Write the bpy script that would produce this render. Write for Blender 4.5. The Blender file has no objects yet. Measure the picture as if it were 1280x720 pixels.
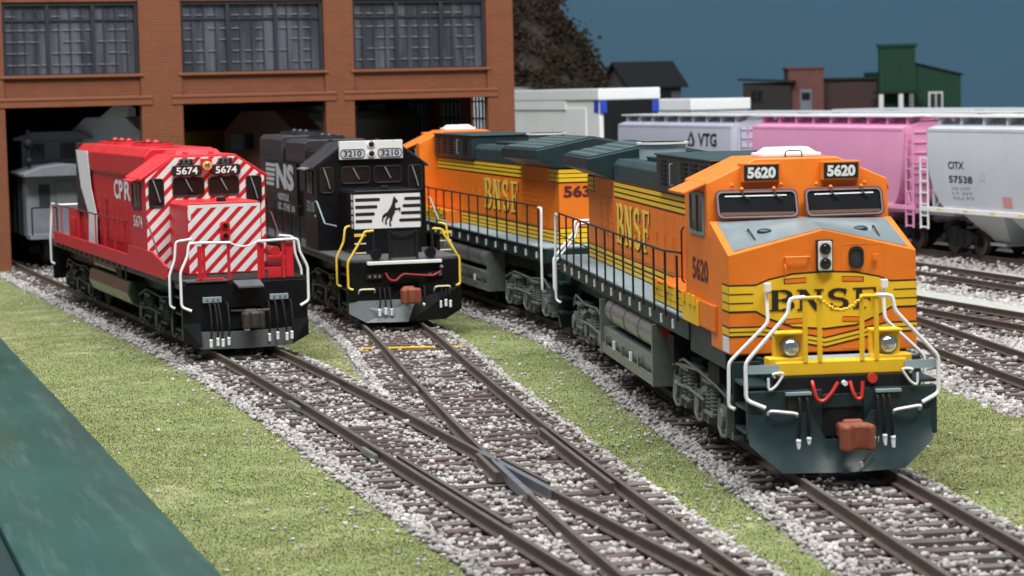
import bpy, bmesh, math, random
import numpy as np
from mathutils import Vector, Matrix
random.seed(7); rng = np.random.default_rng(7)
R_ = math.radians
scene = bpy.context.scene
col = scene.collection
# 1 unit = 1 prototype metre (the layout is HO scale, 1:87)
# ------------------------------------------------------------------ camera
CAM_H, CAM_PITCH, CAM_ROLL = 5.91, .0851, .02327
cd = bpy.data.cameras.new('camera'); cam = bpy.data.objects.new('camera', cd); col.objects.link(cam)
cam.matrix_world = Matrix.Translation((0, 0, CAM_H)) @ Matrix.Rotation(math.pi/2-CAM_PITCH, 4, 'X') @ Matrix.Rotation(-CAM_ROLL, 4, 'Z')
cd.sensor_width = 36; cd.lens = 2880.5/1280*36
cd.clip_start = 1; cd.clip_end = 2000
cd.dof.use_dof = True; cd.dof.focus_distance = 45; cd.dof.aperture_fstop = .95
scene.camera = cam
# ------------------------------------------------------------------ world and lamps (indoor exhibition room)
w = bpy.data.worlds.new('World'); scene.world = w; w.use_nodes = True
w.node_tree.nodes['Background'].inputs[0].default_value = (.78, .88, 1, 1)
w.node_tree.nodes['Background'].inputs[1].default_value = .15
def lamp(name, loc, target, sx, sy, power, colr):
    l = bpy.data.lights.new(name, 'AREA'); l.shape = 'RECTANGLE'; l.size = sx; l.size_y = sy; l.energy = power; l.color = colr
    o = bpy.data.objects.new(name, l); col.objects.link(o); o.location = loc
    o.rotation_euler = (Vector(target)-Vector(loc)).to_track_quat('-Z', 'Y').to_euler()
    return o
lamp('ceiling_light', (30, 5, 95), (4, 50, 0), 70, 16, 90000, (1, .985, .95))
lamp('ceiling_light', (-38, 18, 95), (4, 72, 0), 80, 14, 72000, (.95, .98, 1))
lamp('ceiling_light', (-12, 52, 95), (18, 104, 0), 80, 14, 52000, (.95, .98, 1))
vs = scene.view_settings
vs.view_transform = 'Standard'; vs.look = 'None'; vs.exposure = .5; vs.gamma = 1
try: scene.cycles.max_bounces = 6
except Exception: pass
# ------------------------------------------------------------------ materials
def S(r, g, b):   # sRGB 0-255 -> linear
    f = lambda c: (c/255/12.92 if c/255 <= .04045 else ((c/255+.055)/1.055)**2.4)
    return (f(r), f(g), f(b), 1)
def mat(name, c, rough=.45, metal=0., var=.06, scale=3., bump=0., bscale=40., spec=.5, coat=0.):
    m = bpy.data.materials.new(name); m.use_nodes = True; nt = m.node_tree; N = nt.nodes; Lk = nt.links
    b = N['Principled BSDF']; b.inputs['Roughness'].default_value = rough; b.inputs['Metallic'].default_value = metal
    b.inputs['Specular IOR Level'].default_value = spec
    if coat: b.inputs['Coat Weight'].default_value = coat; b.inputs['Coat Roughness'].default_value = .2
    tc = N.new('ShaderNodeTexCoord'); no = N.new('ShaderNodeTexNoise'); no.inputs['Scale'].default_value = scale; no.inputs['Detail'].default_value = 6
    Lk.new(tc.outputs['Object'], no.inputs['Vector'])
    rp = N.new('ShaderNodeMapRange'); rp.inputs['From Min'].default_value = .25; rp.inputs['From Max'].default_value = .75
    rp.inputs['To Min'].default_value = 1-var; rp.inputs['To Max'].default_value = 1+var
    Lk.new(no.outputs[0], rp.inputs['Value'])
    mx = N.new('ShaderNodeVectorMath'); mx.operation = 'SCALE'; mx.inputs[0].default_value = c[:3]
    Lk.new(rp.outputs[0], mx.inputs['Scale']); Lk.new(mx.outputs[0], b.inputs['Base Color'])
    r2 = N.new('ShaderNodeMapRange'); r2.inputs['To Min'].default_value = max(.02, rough-.1); r2.inputs['To Max'].default_value = min(1, rough+.12)
    Lk.new(no.outputs[0], r2.inputs['Value']); Lk.new(r2.outputs[0], b.inputs['Roughness'])
    if name.endswith('_paint') or name.endswith('plastic'):
        n3 = N.new('ShaderNodeTexNoise'); n3.inputs['Scale'].default_value = 1.7; n3.inputs['Detail'].default_value = 9; n3.inputs['Roughness'].default_value = .75; Lk.new(tc.outputs['Object'], n3.inputs['Vector'])
        ge = N.new('ShaderNodeNewGeometry'); sp = N.new('ShaderNodeSeparateXYZ'); Lk.new(ge.outputs['Normal'], sp.inputs[0])
        mr = N.new('ShaderNodeMapRange'); mr.inputs['From Min'].default_value = .42; mr.inputs['From Max'].default_value = .75; mr.inputs['To Max'].default_value = .16 if max(c[:3]) > .06 else .03; Lk.new(n3.outputs[0], mr.inputs['Value'])
        up = N.new('ShaderNodeMapRange'); up.inputs['From Min'].default_value = .2; up.inputs['To Min'].default_value = .22; up.inputs['To Max'].default_value = 1; Lk.new(sp.outputs[2], up.inputs['Value'])
        mm = N.new('ShaderNodeMath'); mm.operation = 'MULTIPLY'; Lk.new(mr.outputs[0], mm.inputs[0]); Lk.new(up.outputs[0], mm.inputs[1])
        mi = N.new('ShaderNodeMix'); mi.data_type = 'RGBA'; Lk.new(mm.outputs[0], mi.inputs[0]); Lk.new(mx.outputs[0], mi.inputs[6]); mi.inputs[7].default_value = (.30, .27, .24, 1); Lk.new(mi.outputs[2], b.inputs['Base Color'])
    if bump:
        n2 = N.new('ShaderNodeTexNoise'); n2.inputs['Scale'].default_value = bscale; n2.inputs['Detail'].default_value = 4
        Lk.new(tc.outputs['Object'], n2.inputs['Vector'])
        bp = N.new('ShaderNodeBump'); bp.inputs['Strength'].default_value = bump; bp.inputs['Distance'].default_value = .02
        Lk.new(n2.outputs[0], bp.inputs['Height']); Lk.new(bp.outputs[0], b.inputs['Normal'])
    return m
def glass(name, c=(.01, .01, .012, 1), rough=.08):
    m = mat(name, c, rough, 0, .3, 2); m.node_tree.nodes['Principled BSDF'].inputs['Specular IOR Level'].default_value = .6
    return m
def emis(name, c, s):
    m = mat(name, c, .5); b = m.node_tree.nodes['Principled BSDF']; b.inputs['Emission Color'].default_value = c; b.inputs['Emission Strength'].default_value = s
    return m
M = dict(
 orange=mat('orange_paint', (.80, .185, .010, 1), .4, var=.05, bump=.05),
 yellow=mat('yellow_paint', (.82, .50, .015, 1), .45, var=.06),
 dgreen=mat('dark_green_paint', (.008, .024, .027, 1), .42, var=.15, bump=.08),
 dgreen_top=mat('dark_green_roof_paint', (.019, .043, .046, 1), .55, var=.25, bump=.15, scale=1.2),
 black=mat('black_plastic', (.005, .005, .006, 1), .34, var=.2, spec=.28),
 blackm=mat('matt_black', (.008, .008, .009, 1), .65, var=.2, spec=.25),
 ink=mat('black_lettering', (.012, .010, .010, 1), .5),
 maroon=mat('maroon_lettering', (.10, .012, .02, 1), .5),
 walk=mat('grey_walkway', (.23, .30, .32, 1), .6, var=.1, bump=.2, bscale=60),
 panel=mat('grey_antiglare_paint', (.15, .19, .205, 1), .33, var=.08), plate=mat('pale_grey_plate', (.30, .37, .40, 1), .5, var=.06),
 white=mat('white_plastic', (.80, .80, .80, 1), .4, var=.03),
 whitep=mat('white_paint', (.72, .70, .68, 1), .5, var=.05),
 redw=mat('red_paint', (.54, .010, .018, 1), .40, var=.08, bump=.04),
 red_top=mat('red_roof_paint', (.60, .022, .032, 1), .5, var=.08),
 silver=mat('grey_truck_paint', (.14, .147, .135, 1), .40, var=.2, bump=.15),
 tank=mat('grey_tank_paint', (.14, .148, .132, 1), .28, var=.12),
 olive=mat('glossy_black_tank', (.035, .04, .03, 1), .22, var=.2),
 steel=mat('steel', (.32, .32, .33, 1), .3, metal=.9, var=.1),
 chrome=mat('lamp_reflector', (.7, .7, .72, 1), .12, metal=1.),
 rust=mat('rust_brown_coupler', (.22, .060, .030, 1), .55, var=.2, bump=.2),
 bronze=mat('dark_bronze_coupler', (.07, .055, .045, 1), .45, metal=.4),
 redhose=mat('red_hose', (.55, .03, .02, 1), .4),
 glass=glass('dark_window_glass'),
 glassg=glass('grey_window_glass', (.035, .04, .045, 1), .15),
 gold=mat('gold_lettering', (.86, .56, .07, 1), .5),
 railyellow=mat('yellow_handrail', (.75, .52, .06, 1), .45),
 cream=mat('cream_handrail', (.72, .66, .45, 1), .45),
 pilotgrey=mat('pale_grey_plow', (.17, .195, .205, 1), .4),
 plowsteel=mat('dark_steel_plow', (.13, .135, .145, 1), .3, metal=.2),
 hopgrey=mat('light_grey_hopper_paint', (.50, .52, .56, 1), .5, var=.05, bump=.04, scale=1.),
 hoplilac=mat('pale_lilac_grey_paint', (.46, .47, .56, 1), .5, var=.05, scale=1.),
 pink=mat('pink_hopper_paint', (.70, .29, .48, 1), .5, var=.05, bump=.04, scale=1.),
 boxwhite=mat('off_white_car_paint', (.80, .81, .80, 1), .5, var=.05, scale=1.),
 blue=mat('blue_marking', (.02, .06, .42, 1), .5),
 cabgrey=mat('primer_grey', (.15, .16, .18, 1), .55, var=.12),
 rail_side=mat('rusty_rail', (.072, .050, .038, 1), .55, var=.3, scale=8, bump=.3),
 rail_top=mat('rail_head', (.16, .14, .12, 1), .35, metal=.4, var=.2, scale=6),
 frogm=mat('frog_metal', (.15, .16, .18, 1), .4, metal=.3, var=.2, scale=6),
 tankcyl=mat('silver_reservoir_paint', (.30, .30, .30, 1), .28, metal=.5, var=.1), nswalk=mat('dark_grey_walkway', (.075, .08, .085, 1), .6, var=.2), grille=mat('green_grey_grille', (.07, .105, .108, 1), .55, var=.2), dullhose=mat('dull_red_hose', (.30, .02, .015, 1), .5), dash=mat('brown_dashboard', (.10, .045, .025, 1), .6), gasket=mat('window_gasket', (.20, .15, .14, 1), .4),
 mesh=mat('brown_pink_placard', (.55, .25, .25, 1), .6),
)
def mat_island(name, cols, rough=.85, bump=0, transl=0):
    m = bpy.data.materials.new(name); m.use_nodes = True; nt = m.node_tree; b = nt.nodes['Principled BSDF']
    b.inputs['Roughness'].default_value = rough; b.inputs['Specular IOR Level'].default_value = .25
    g = nt.nodes.new('ShaderNodeNewGeometry'); r = nt.nodes.new('ShaderNodeValToRGB')
    el = r.color_ramp.elements
    while len(el) < len(cols): el.new(.5)
    for i, c in enumerate(cols): el[i].position = i/(len(cols)-1); el[i].color = c
    nt.links.new(g.outputs['Random Per Island'], r.inputs[0])
    tc = nt.nodes.new('ShaderNodeTexCoord'); no = nt.nodes.new('ShaderNodeTexNoise'); no.inputs['Scale'].default_value = .8; no.inputs['Detail'].default_value = 6; no.inputs['Roughness'].default_value = .65
    nt.links.new(tc.outputs['Object'], no.inputs['Vector'])
    mr = nt.nodes.new('ShaderNodeMapRange'); mr.inputs['From Min'].default_value = .3; mr.inputs['From Max'].default_value = .7; mr.inputs['To Min'].default_value = .72; mr.inputs['To Max'].default_value = 1.32
    nt.links.new(no.outputs[0], mr.inputs['Value'])
    sc = nt.nodes.new('ShaderNodeVectorMath'); sc.operation = 'SCALE'
    nt.links.new(r.outputs[0], sc.inputs[0]); nt.links.new(mr.outputs[0], sc.inputs['Scale']); nt.links.new(sc.outputs[0], b.inputs['Base Color'])
    return m
# ------------------------------------------------------------------ mesh helpers
class MB:
    def __init__(s): s.v = []; s.f = []; s.m = []; s.mats = []
    def mi(s, m):
        if m not in s.mats: s.mats.append(m)
        return s.mats.index(m)
    def add(s, vs, fs, m):
        o = len(s.v); k = s.mi(m); s.v += [tuple(v) for v in vs]
        for f in fs: s.f.append(tuple(i+o for i in f)); s.m.append(k)
        return s
    def box(s, x0, x1, y0, y1, z0, z1, m):
        x0, x1 = min(x0, x1), max(x0, x1); y0, y1 = min(y0, y1), max(y0, y1); z0, z1 = min(z0, z1), max(z0, z1)
        return s.add([(x0,y0,z0),(x1,y0,z0),(x1,y1,z0),(x0,y1,z0),(x0,y0,z1),(x1,y0,z1),(x1,y1,z1),(x0,y1,z1)],
              [(0,3,2,1),(4,5,6,7),(0,1,5,4),(1,2,6,5),(2,3,7,6),(3,0,4,7)], m)
    def hexa(s, p, m):   # 8 points: bottom 4, top 4
        return s.add(p, [(0,3,2,1),(4,5,6,7),(0,1,5,4),(1,2,6,5),(2,3,7,6),(3,0,4,7)], m)
    def slab(s, poly, fn, off, th, m):   # 2D polygon mapped by fn(a, b, off) with thickness
        n = len(poly); A = [fn(a, b, off) for a, b in poly]; B = [fn(a, b, off+th) for a, b in poly]
        return s.add(A+B, [tuple(range(n))[::-1], tuple(range(n, 2*n))]+[(i, (i+1) % n, n+(i+1) % n, n+i) for i in range(n)], m)
    def ring(s, po, pi, fn, off, th, m):
        n = len(po); V = [fn(a, b, off) for a, b in po]+[fn(a, b, off) for a, b in pi]+[fn(a, b, off+th) for a, b in po]+[fn(a, b, off+th) for a, b in pi]
        F = []
        for i in range(n):
            j = (i+1) % n
            F += [(2*n+i, 2*n+j, 3*n+j, 3*n+i), (i, j, 2*n+j, 2*n+i), (n+j, n+i, 3*n+i, 3*n+j), (j, i, n+i, n+j)]
        return s.add(V, F, m)
    def cyl(s, p0, p1, r, m, n=14, r1=None):
        p0 = Vector(p0); p1 = Vector(p1); d = (p1-p0).normalized(); u = d.orthogonal().normalized(); v = d.cross(u); r1 = r if r1 is None else r1
        V = []
        for p, q in ((p0, r), (p1, r1)):
            for i in range(n): a = 2*math.pi*i/n; V.append(p+(u*math.cos(a)+v*math.sin(a))*q)
        return s.add(V, [tuple(range(n))[::-1], tuple(range(n, 2*n))]+[(i, (i+1) % n, n+(i+1) % n, n+i) for i in range(n)], m)
    def tube(s, pts, r, m, n=7, fil=.07):
        P = [Vector(p) for p in pts]
        if fil and len(P) > 2:
            Q = [P[0]]
            for a, b, c in zip(P, P[1:], P[2:]):
                l = min(fil, (b-a).length*.45, (c-b).length*.45); d1 = (a-b).normalized(); d2 = (c-b).normalized()
                q0 = b+d1*l; q2 = b+d2*l; Q += [q0, (q0+q2)/4+b/2, q2]
            P = Q+[P[-1]]
        V = []; u = None
        for i, p in enumerate(P):
            t = ((P[i+1] if i+1 < len(P) else p)-(P[i-1] if i else p)).normalized()
            if u is None: u = t.orthogonal().normalized()
            u = (u-t*u.dot(t)).normalized(); v = t.cross(u)
            for k in range(n): a = 2*math.pi*k/n; V.append(p+(u*math.cos(a)+v*math.sin(a))*r)
        F = [tuple(range(n))[::-1], tuple(range(len(V)-n, len(V)))]
        for i in range(len(P)-1):
            for k in range(n): F.append((i*n+k, i*n+(k+1) % n, (i+1)*n+(k+1) % n, (i+1)*n+k))
        return s.add(V, F, m)
    def sphere(s, c, r, m, nu=14, nv=8, sc=(1, 1, 1)):
        V = [];F = []
        for j in range(nv+1):
            t = math.pi*j/nv
            for i in range(nu):
                a = 2*math.pi*i/nu; V.append((c[0]+r*sc[0]*math.sin(t)*math.cos(a), c[1]+r*sc[1]*math.sin(t)*math.sin(a), c[2]+r*sc[2]*math.cos(t)))
        for j in range(nv):
            for i in range(nu): F.append((j*nu+i, (j+1)*nu+i, (j+1)*nu+(i+1) % nu, j*nu+(i+1) % nu))
        return s.add(V, F, m)
    def prism(s, prof, x0, x1, m):   # (y,z) profile extruded in x
        n = len(prof); V = [(x0, y, z) for y, z in prof]+[(x1, y, z) for y, z in prof]
        return s.add(V, [tuple(range(n)), tuple(range(n, 2*n))[::-1]]+[(i, n+i, n+(i+1) % n, (i+1) % n) for i in range(n)], m)
    def prismy(s, prof, y0, y1, m):   # (x,z) profile extruded in y
        n = len(prof); V = [(x, y0, z) for x, z in prof]+[(x, y1, z) for x, z in prof]
        return s.add(V, [tuple(range(n))[::-1], tuple(range(n, 2*n))]+[(i, (i+1) % n, n+(i+1) % n, n+i) for i in range(n)], m)
    def build(s, name, parent=None, bevel=0., smooth=False):
        me = bpy.data.meshes.new(name); me.from_pydata(s.v, [], s.f)
        for m in s.mats: me.materials.append(m)
        me.polygons.foreach_set('material_index', s.m)
        bm = bmesh.new(); bm.from_mesh(me); bmesh.ops.remove_doubles(bm, verts=bm.verts, dist=1e-5); bmesh.ops.recalc_face_normals(bm, faces=bm.faces)
        if smooth:
            for f in bm.faces: f.smooth = True
            for e in bm.edges:
                if len(e.link_faces) == 2 and e.calc_face_angle(0) > .6: e.smooth = False
        bm.to_mesh(me); bm.free()
        o = bpy.data.objects.new(name, me); col.objects.link(o); o.parent = parent
        if bevel:
            b = o.modifiers.new('Bevel', 'BEVEL'); b.width = bevel; b.segments = 2; b.limit_method = 'ANGLE'; b.angle_limit = R_(35); b.harden_normals = False
        return o
def tag(o, label, cat, group=None, kind=None):
    if label: o['label'] = label
    if cat: o['category'] = cat
    if group: o['group'] = group
    if kind: o['kind'] = kind
    return o
def thing(name, label, cat, loc=(0, 0, 0), rz=0., group=None):
    o = bpy.data.objects.new(name, None); col.objects.link(o); o.empty_display_size = .5
    o.location = loc; o.rotation_euler = (0, 0, rz); return tag(o, label, cat, group)
def heading(psi): return psi-math.pi/2     # local +x faces the camera, turned by psi
def copy_tree(o, parent=None):
    c = o.copy(); col.objects.link(c); c.parent = parent
    for ch in list(o.children): copy_tree(ch, c)
    return c
def rrect(a0, a1, b0, b1, r, n=3):
    P = []
    for cx, cy, s0 in ((a1-r, b1-r, 0), (a0+r, b1-r, 90), (a0+r, b0+r, 180), (a1-r, b0+r, 270)):
        for i in range(n+1): t = R_(s0+90*i/n); P.append((cx+r*math.cos(t), cy+r*math.sin(t)))
    return P
def clip(poly, conv):
    out = poly
    for i in range(len(conv)):
        (x0, y0), (x1, y1) = conv[i], conv[(i+1) % len(conv)]; inp = out; out = []
        side = lambda p: (x1-x0)*(p[1]-y0)-(y1-y0)*(p[0]-x0)
        for j in range(len(inp)):
            a, b = inp[j-1], inp[j]; sa, sb = side(a), side(b)
            if (sa >= 0) != (sb >= 0): t = sa/(sa-sb); out.append((a[0]+t*(b[0]-a[0]), a[1]+t*(b[1]-a[1])))
            if sb >= 0: out.append(b)
        if len(out) < 3: return []
    return out
# ---- lettering: slab-serif condensed glyphs (unit box) for the big road names
def stroke(a, b, w):
    ax, ay = a; bx, by = b; l = math.hypot(bx-ax, by-ay); nx, ny = -(by-ay)/l*w/2, (bx-ax)/l*w/2
    return [(ax+nx, ay+ny), (ax-nx, ay-ny), (bx-nx, by-ny), (bx+nx, by+ny)]
def arc(cx, cy, rx, ry, a0, a1, w, n=8):
    P = []
    for i in range(n):
        t0 = R_(a0+(a1-a0)*i/n); t1 = R_(a0+(a1-a0)*(i+1)/n)
        P.append([(cx+(rx+w/2)*math.cos(t0), cy+(ry+w/3)*math.sin(t0)), (cx+(rx-w/2)*math.cos(t0), cy+(ry-w/3)*math.sin(t0)),
                  (cx+(rx-w/2)*math.cos(t1), cy+(ry-w/3)*math.sin(t1)), (cx+(rx+w/2)*math.cos(t1), cy+(ry+w/3)*math.sin(t1))])
    return P
def bx(a0, a1, b0, b1): return [(a0, b0), (a1, b0), (a1, b1), (a0, b1)]
SL = {
 'B': [bx(.12, .36, 0, 1), bx(0, .5, .92, 1), bx(0, .5, 0, .08), bx(.3, .5, .48, .56)]+arc(.5, .74, .3, .22, 90, -90, .2)+arc(.5, .27, .36, .23, 90, -90, .22),
 'N': [bx(.1, .26, 0, 1), bx(.74, .9, 0, 1), bx(0, .36, 0, .08), bx(0, .3, .92, 1), bx(.64, 1, .92, 1), [(.1, 1), (.34, 1), (.9, 0), (.66, 0)]],
 'S': arc(.5, .73, .3, .22, 30, 270, .22)+arc(.5, .28, .3, .23, 90, -150, .22)+[bx(.72, .8, .7, .98), bx(.2, .28, .02, .32)],
 'F': [bx(.12, .36, 0, 1), bx(0, .9, .92, 1), bx(0, .5, 0, .08), bx(.3, .66, .48, .57), bx(.8, .9, .72, 1), bx(.6, .68, .38, .67)],
}
def slab_text(mb, s, fn, a0, a1, b0, b1, m, off=.012, gap=.12):
    n = len(s); w = (a1-a0)/(n+gap*(n-1)); k = 0
    for i, ch in enumerate(s):
        o = a0+i*w*(1+gap)
        for p in SL[ch]:
            k += 1; mb.slab([(o+x*w, b0+y*(b1-b0)) for x, y in p], fn, off, .004+.0004*(k % 9), m)
_tc = {}
def glyphs(s, bold):
    if (s, bold) in _tc: return _tc[(s, bold)]
    c = bpy.data.curves.new('t', 'FONT'); c.body = s; c.offset = bold; c.resolution_u = 3
    o = bpy.data.objects.new('t', c); me = bpy.data.meshes.new_from_object(o)
    V = [tuple(v.co)[:2] for v in me.vertices]; F = [tuple(p.vertices) for p in me.polygons]
    x0 = min(v[0] for v in V); x1 = max(v[0] for v in V); y0 = min(v[1] for v in V); y1 = max(v[1] for v in V)
    V = [((x-x0)/(x1-x0), (y-y0)/(y1-y0)) for x, y in V]
    bpy.data.objects.remove(o); bpy.data.curves.remove(c); bpy.data.meshes.remove(me)
    _tc[(s, bold)] = (V, F); return V, F
def text(mb, s, fn, a0, a1, b0, b1, m, off=.012, bold=.03):
    V, F = glyphs(s, bold); mb.add([fn(a0+x*(a1-a0), b0+y*(b1-b0), off) for x, y in V], F, m)
# planes: front (a = y, b = z), sides (a = x), rear
FR = lambda x0: (lambda a, b, o: (x0+o, a, b))
RE = lambda x0: (lambda a, b, o: (x0-o, -a, b))
def SD(s, y0): return (lambda a, b, o: (a*(-s), s*(y0+o), b))  # a increases to the viewer's right: x on the -y side, -x on the +y side
# ------------------------------------------------------------------ shared running gear
def wheelset(parent, x, r, m, mw):
    b = MB(); b.cyl((x, -.85, r), (x, .85, r), .09, m, 10)
    for s in (-1, 1):
        b.cyl((x, s*.68, r), (x, s*.80, r), r, mw, 22); b.cyl((x, s*.64, r), (x, s*.685, r), r+.035, mw, 22)
        b.cyl((x, s*.80, r), (x, s*.83, r), r*.45, m, 16)
    b.build('wheelset', parent, smooth=True)
def truck3(parent, xc, m, mw, sp=2.0, flip=1):
    X = lambda x: xc+flip*x
    b = MB()
    for s in (-1, 1):
        y0, y1 = s*.98, s*1.16
        prof = []
        L = sp+.62
        top = [(-L, .55), (-L, .80), (-sp-.3, .92), (-sp+.3, .92), (-sp*.62, 1.04), (-sp*.4, .98), (-.3, .98), (0, 1.02), (.3, .98), (sp*.4, .98), (sp*.62, 1.04), (sp-.3, .92), (sp+.3, .92), (L, .80), (L, .55)]
        bot = [(sp+.38, .42), (sp+.32, .70), (sp-.32, .70), (sp-.38, .40), (sp*.55, .52), (.45, .46), (.38, .40), (.32, .70), (-.32, .70), (-.38, .40), (-.45, .46), (-sp*.55, .52), (-sp+.38, .40), (-sp+.32, .70), (-sp-.32, .70), (-sp-.38, .42)]
        b.prismy([(X(x), z) for x, z in top+bot], y0, y1, m)
        for ax in (-sp, 0, sp):
            b.box(X(ax-.24), X(ax+.24), s*1.0, s*1.3, .30, .74, m)
            b.cyl((X(ax), s*1.3, .52), (X(ax), s*1.36, .52), .17, m, 14)
            b.box(X(ax-.34), X(ax+.34), s*1.02, s*1.22, .20, .32, m)
            b.tube([(X(ax-.4), s*1.26, .8), (X(ax-.36), s*1.3, .34), (X(ax-.1), s*1.3, .22), (X(ax+.22), s*1.3, .26)], .035, m)
        for ax in (-sp*.5, sp*.5):
            for q in (-.2, .2):
                for k in range(6): b.cyl((X(ax+q), s*1.22, .55+k*.065), (X(ax+q), s*1.22, .585+k*.065), .13, m, 12)
                b.cyl((X(ax+q), s*1.22, .5), (X(ax+q), s*1.22, .98), .09, m, 10)
            b.box(X(ax-.38), X(ax+.38), s*1.08, s*1.38, .98, 1.05, m); b.box(X(ax-.36), X(ax+.36), s*1.08, s*1.36, .44, .50, m)
        b.cyl((X(sp*.2), s*1.24, .78), (X(sp*.2+.45), s*1.24, .86), .11, m, 12)
        b.tube([(X(-L+.1), s*1.28, .9), (X(-sp*.7), s*1.3, 1.12), (X(sp*.2), s*1.3, 1.06), (X(sp*.9), s*1.3, 1.16), (X(L-.2), s*1.26, .86)], .03, m)
        b.tube([(X(-L+.6), s*1.34, .62), (X(-sp*.35), s*1.36, .7), (X(sp*.35), s*1.36, .66)], .028, m)
    b.box(X(-sp*.9), X(sp*.9), -.9, .9, .7, .95, M['blackm'])
    t = b.build('truck', parent, bevel=.012)
    for ax in (-sp, 0, sp): wheelset(t, X(ax), .52, M['blackm'], mw)
def truck2(parent, xc, m):
    b = MB()
    for s in (-1, 1):
        b.prismy([(xc-1.15, .42), (xc-1.2, .62), (xc-.6, .82), (xc, .86), (xc+.6, .82), (xc+1.2, .62), (xc+1.15, .42), (xc+.75, .45), (xc+.42, .25), (xc-.42, .25), (xc-.75, .45)], s*.96, s*1.12, m)
        for q in (-.22, .22): b.cyl((xc+q, s*1.1, .3), (xc+q, s*1.1, .7), .11, m, 12)
        for ax in (-.85, .85): b.cyl((xc+ax, s*1.0, .5), (xc+ax, s*1.24, .5), .14, m, 12)
    b.box(xc-.25, xc+.25, -1, 1, .6, .85, m)
    t = b.build('truck', parent, bevel=.01)
    for ax in (-.85, .85): wheelset(t, xc+ax, .45, M['blackm'], M['rail_side'])
def coupler(parent, x, d, m, z=.82):
    b = MB(); b.box(x-d*.1, x+d*.55, -.11, .11, z-.12, z+.12, m)
    fn = lambda a, c, o: (x+d*a, c, z-.2+o)
    b.slab([(.5, -.2), (.5, .16), (.62, .25), (.84, .27), (.93, .18), (.78, .1), (.74, -.02), (.84, -.08), (.95, -.14), (.93, -.24), (.78, -.27)], fn, 0, .40, m)
    b.box(x+d*.45, x+d*.6, -.16, .16, z-.22, z+.24, m)
    return b.build('coupler', parent, bevel=.05)
def hose_bunch(parent, x, ys, z0, z1, name='brake_hose', reach=.1):
    for i, y in enumerate(ys):
        b = MB(); dz = .03*(i % 2); q = x+reach; e = .04*((i*7) % 3-1)
        b.tube([(x, y, z0), (x+reach*.6, y, z0-.02), (q+.03, y+e*.4, (z0+z1)/2), (q, y+e, z1+.1+dz)], .022, M['blackm'])
        b.cyl((q, y+e, z1+.12+dz), (q-.005, y+e, z1+dz-.03), .036, M['white'], 8); b.sphere((q, y+e, z1+dz+.12), .042, M['white'], 8, 6)
        b.build(name, parent, smooth=True)
def side_posts(root, s, xs, y, z0, z1, m, r=.026):
    for x in xs:
        b = MB(); b.box(x-r, x+r, s*(y-.018), s*(y+.018), z0-.12, z1, m); b.build('handrail_post', root, bevel=.006)
def windowpane(root, name, fn, poly_o, poly_i, mf, mg, off=.0, th=.05):
    b = MB(); b.ring(poly_o, poly_i, fn, off, th, mf); fo = b.build(name, root, bevel=.008)
    b = MB(); b.slab(poly_i, fn, off, th*.35, mg); b.build('pane', fo)
    return fo
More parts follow.
